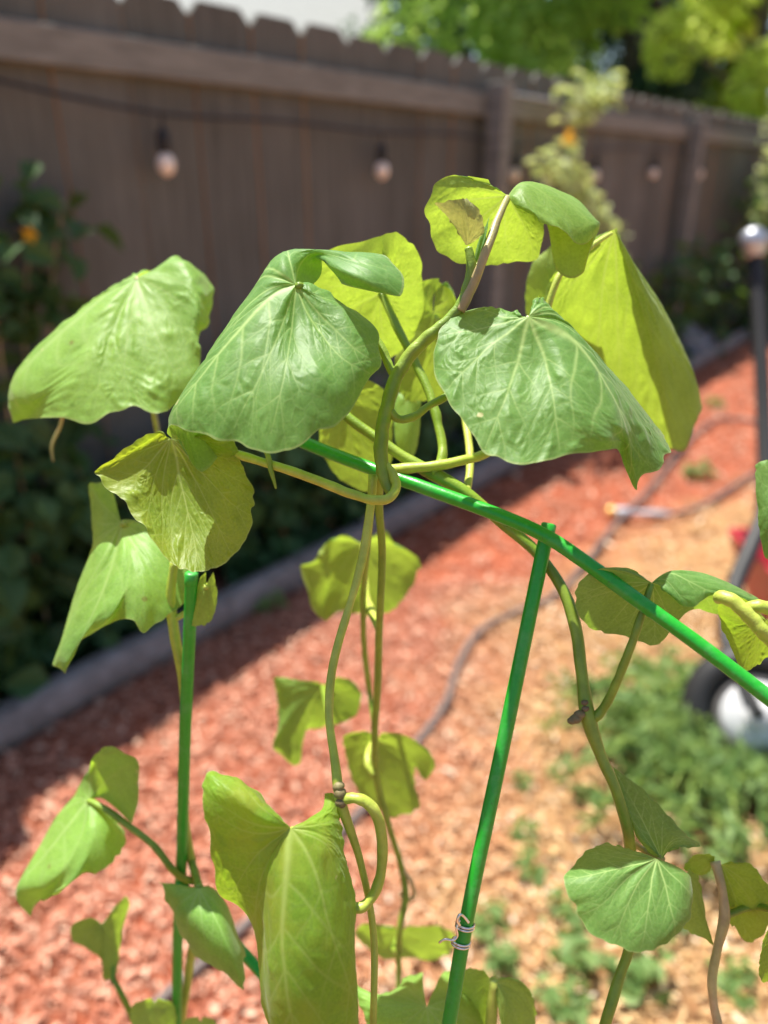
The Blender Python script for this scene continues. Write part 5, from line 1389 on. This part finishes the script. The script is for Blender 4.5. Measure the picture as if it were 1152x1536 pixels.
Ql = leaf(left, .375, (300, 1332, 0), [
    (0, [(325, 1382, -5), (348, 1435, -6), (367, 1484, 0)]),
    (20, [(308, 1385, -5), (322, 1432, -5), (338, 1467, 0)]), (45, [(290, 1375, -4), (292, 1412, -2), (303, 1442, 4)]), (75, [(275, 1358, -2), (265, 1382, 2), (275, 1405, 8)]),
    (105, [(268, 1342, 0), (252, 1352, 4)]), (140, [(272, 1330, 1), (238, 1324, 5)]), (180, [(290, 1329, 1), (270, 1326, 4)]),
    (-18, [(330, 1370, -3), (352, 1412, -2), (372, 1438, 2)]), (-45, [(330, 1350, 0), (350, 1385, 6), (358, 1420, 16)]), (-90, [(322, 1336, 2), (336, 1360, 8), (340, 1390, 18)]), (-140, [(315, 1330, 2), (326, 1338, 8)]), (-180, [(305, 1328, 1), (312, 1328, 4)]),
], 'pale', (5, 80), 'u', 240, 70, quilt=.4, scale=2.4)
stalk(Ql, 'petiole', [(288, 1292, .408), (294, 1312, .396), (299, 1331, .376)], 1.8, 'stem', seed=56)
ll = empty('sweet_potato_vine', (-.17, .50, 0.), 'small sweet potato sprout with a curled leaf beside the left stake foot', 'vine')
stalk_down(ll, 'stem', [(170, 1470, .45), (184, 1496, .45), (204, 1540, .455), (215, 1570, .458)], 1.7, (-.15, .47, 0.), 'stem', seed=58)
Pl = leaf(ll, .45, (152, 1388, 0), [
    (0, [(165, 1430, 2), (170, 1468, 6)]), (40, [(156, 1430, 0), (155, 1465, 2)]), (90, [(152, 1410, 0), (151, 1438, 0)]), (130, [(142, 1400, -2), (130, 1422, -4)]), (155, [(132, 1392, -3), (107, 1405, -6)]), (172, [(138, 1382, -3), (113, 1383, -6)]), (180, [(146, 1381, -3), (135, 1376, -5)]),
    (-30, [(172, 1420, 4), (177, 1445, 8)]), (-70, [(172, 1400, 2), (182, 1398, 6)]), (-110, [(175, 1375, 0), (193, 1360, 4)]), (-145, [(170, 1370, -2), (190, 1343, 0)]), (-180, [(158, 1380, -2), (172, 1360, -2)]),
], 'pale', (20, 180), 'd', 200, 50)
stalk(Pl, 'petiole', [(170, 1471, .45), (168, 1440, .457), (158, 1405, .458), (153, 1389, .451)], 1.5, 'stem', seed=59)
Rl = leaf(ll, .44, (232, 1505, 0), [
    (0, [(235, 1530, 2), (238, 1575, 6)]), (60, [(215, 1520, 1), (198, 1540, 4)]), (120, [(215, 1505, -1), (197, 1510, 0)]), (180, [(228, 1500, -2), (224, 1497, -4)]),
    (-60, [(250, 1520, 1), (265, 1540, 4)]), (-120, [(245, 1503, -1), (262, 1508, 0)]), (-180, [(236, 1500, -2), (240, 1497, -4)]),
], 'pale', (-90, 90), 'd', 120, 30)
stalk(Rl, 'petiole', [(204, 1540, .455), (225, 1530, .452), (232, 1506, .442)], 1.3, 'stem', seed=60)
Rm = leaf(ll, .43, (300, 1532, 0), [
    (0, [(300, 1550, 2), (300, 1590, 6)]), (70, [(288, 1540, 1), (272, 1555, 4)]), (130, [(290, 1530, -1), (280, 1528, 0)]), (180, [(298, 1528, -2), (296, 1524, -3)]),
    (-70, [(315, 1540, 1), (328, 1555, 4)]), (-130, [(312, 1530, -1), (322, 1530, 0)]), (-180, [(303, 1528, -2), (305, 1524, -3)]),
], 'pale', (-90, 90), 'd', 120, 30)

# ------------------------------------------------------------------ green plastic-coated stakes
def stake(label, pts, rad=3.0, down=None, seed=1, cap_end=0):
    w = [P(*q) for q in pts]
    if down is not None:
        d = w[-1] - w[-2]; t = -w[-1][2] / d[2]
        w.append(w[-1] + d * t * 1.03)
    base = w[-1] if down is not None else w[0]
    w = np.array(w)
    root = empty('garden_stake', (base[0], base[1], 0.) if down is not None else tuple(base), label, 'stake', 'green plant stakes')
    v, fs = tube_geo(w, rad / 1000., 16, max(60, len(w) * 24), True, .012, seed)
    mk('rod', v, fs, M['stake'], root)
    if cap_end is not None:
        a, b = (w[0], w[1]) if cap_end == 0 else (w[-1], w[-2])
        t = (b - a) / np.linalg.norm(b - a)
        v, fs = tube_geo(np.array([a - t * .0012, a - t * .0006, a + t * .0045, a + t * .005]), np.array([.78, 1.05, 1.06, 1.0]) * rad / 1000., 16, 4)
        mk('end_cap', v, fs, M['stake'], root)
    return root
stake('green stake with a blunt cut top crossed by the slanting rod', [(823, 789, .316), (816, 820, .316), (752, 1130, .315), (700, 1380, .313), (672, 1545, .312)], 3.05, True, 3)
stake('green stake standing upright at left below the pale drooping leaf', [(287, 862, .345), (284, 960, .356), (278, 1090, .372), (273, 1270, .402), (267, 1400, .428), (265, 1536, .452)], 2.95, True, 5)
stake('long slanting green rod bent at the stake top and running out at right', [(420, 645, .350), (455, 663, .346), (560, 704, .334), (640, 733, .325), (720, 762, .3175), (790, 790, .3105), (832, 812, .306), (900, 859, .299), (960, 903, .293), (1050, 968, .285), (1152, 1046, .277), (1230, 1108, .271)], 2.95, None, 7)
stake('short visible piece of green rod between the two lower left leaves', [(268, 1325, .41), (330, 1390, .405), (380, 1446, .40), (420, 1492, .396), (500, 1590, .39)], 2.9, None, 9)

tie = empty('wire_tie', tuple(P(690, 1390, .309)), 'silver twisted wire tied around the green stake low down', 'wire')
ax = P(672, 1545, .312) - P(700, 1380, .313); ax /= np.linalg.norm(ax)
e1 = np.cross(ax, [0, 1., 0]); e1 /= np.linalg.norm(e1); e2 = np.cross(ax, e1)
mb = MB()
for (cx, cy, turns, r) in ((697.5, 1388, 1.6, 3.5), (691.5, 1414, 1.6, 3.5)):
    c = P(cx, cy, .313)
    t = np.linspace(0, turns * 2 * math.pi, 40)
    pts = c + (np.cos(t)[:, None] * e1 + np.sin(t)[:, None] * e2) * (r / 1000 + .0002) + ax * (t[:, None] / 6.28 * .0012 - .001)
    v, fs = tube_geo(pts, .0005, 6, 80); mb.add(v, fs)
pts = np.array([P(690, 1380, .3093), P(685, 1392, .3088), P(686, 1404, .309), P(680, 1410, .309), P(668, 1409, .309), P(659, 1414, .31)])
v, fs = tube_geo(pts, .0005, 6, 60); mb.add(v, fs)
pts = np.array([P(703, 1384, .3093), P(695, 1374, .3088), P(690, 1372, .308), P(686, 1380, .308), P(690, 1388, .3088)])
v, fs = tube_geo(pts, .0006, 6, 60); mb.add(v, fs)
mb.build('twisted_wire', M['wire'], tie)
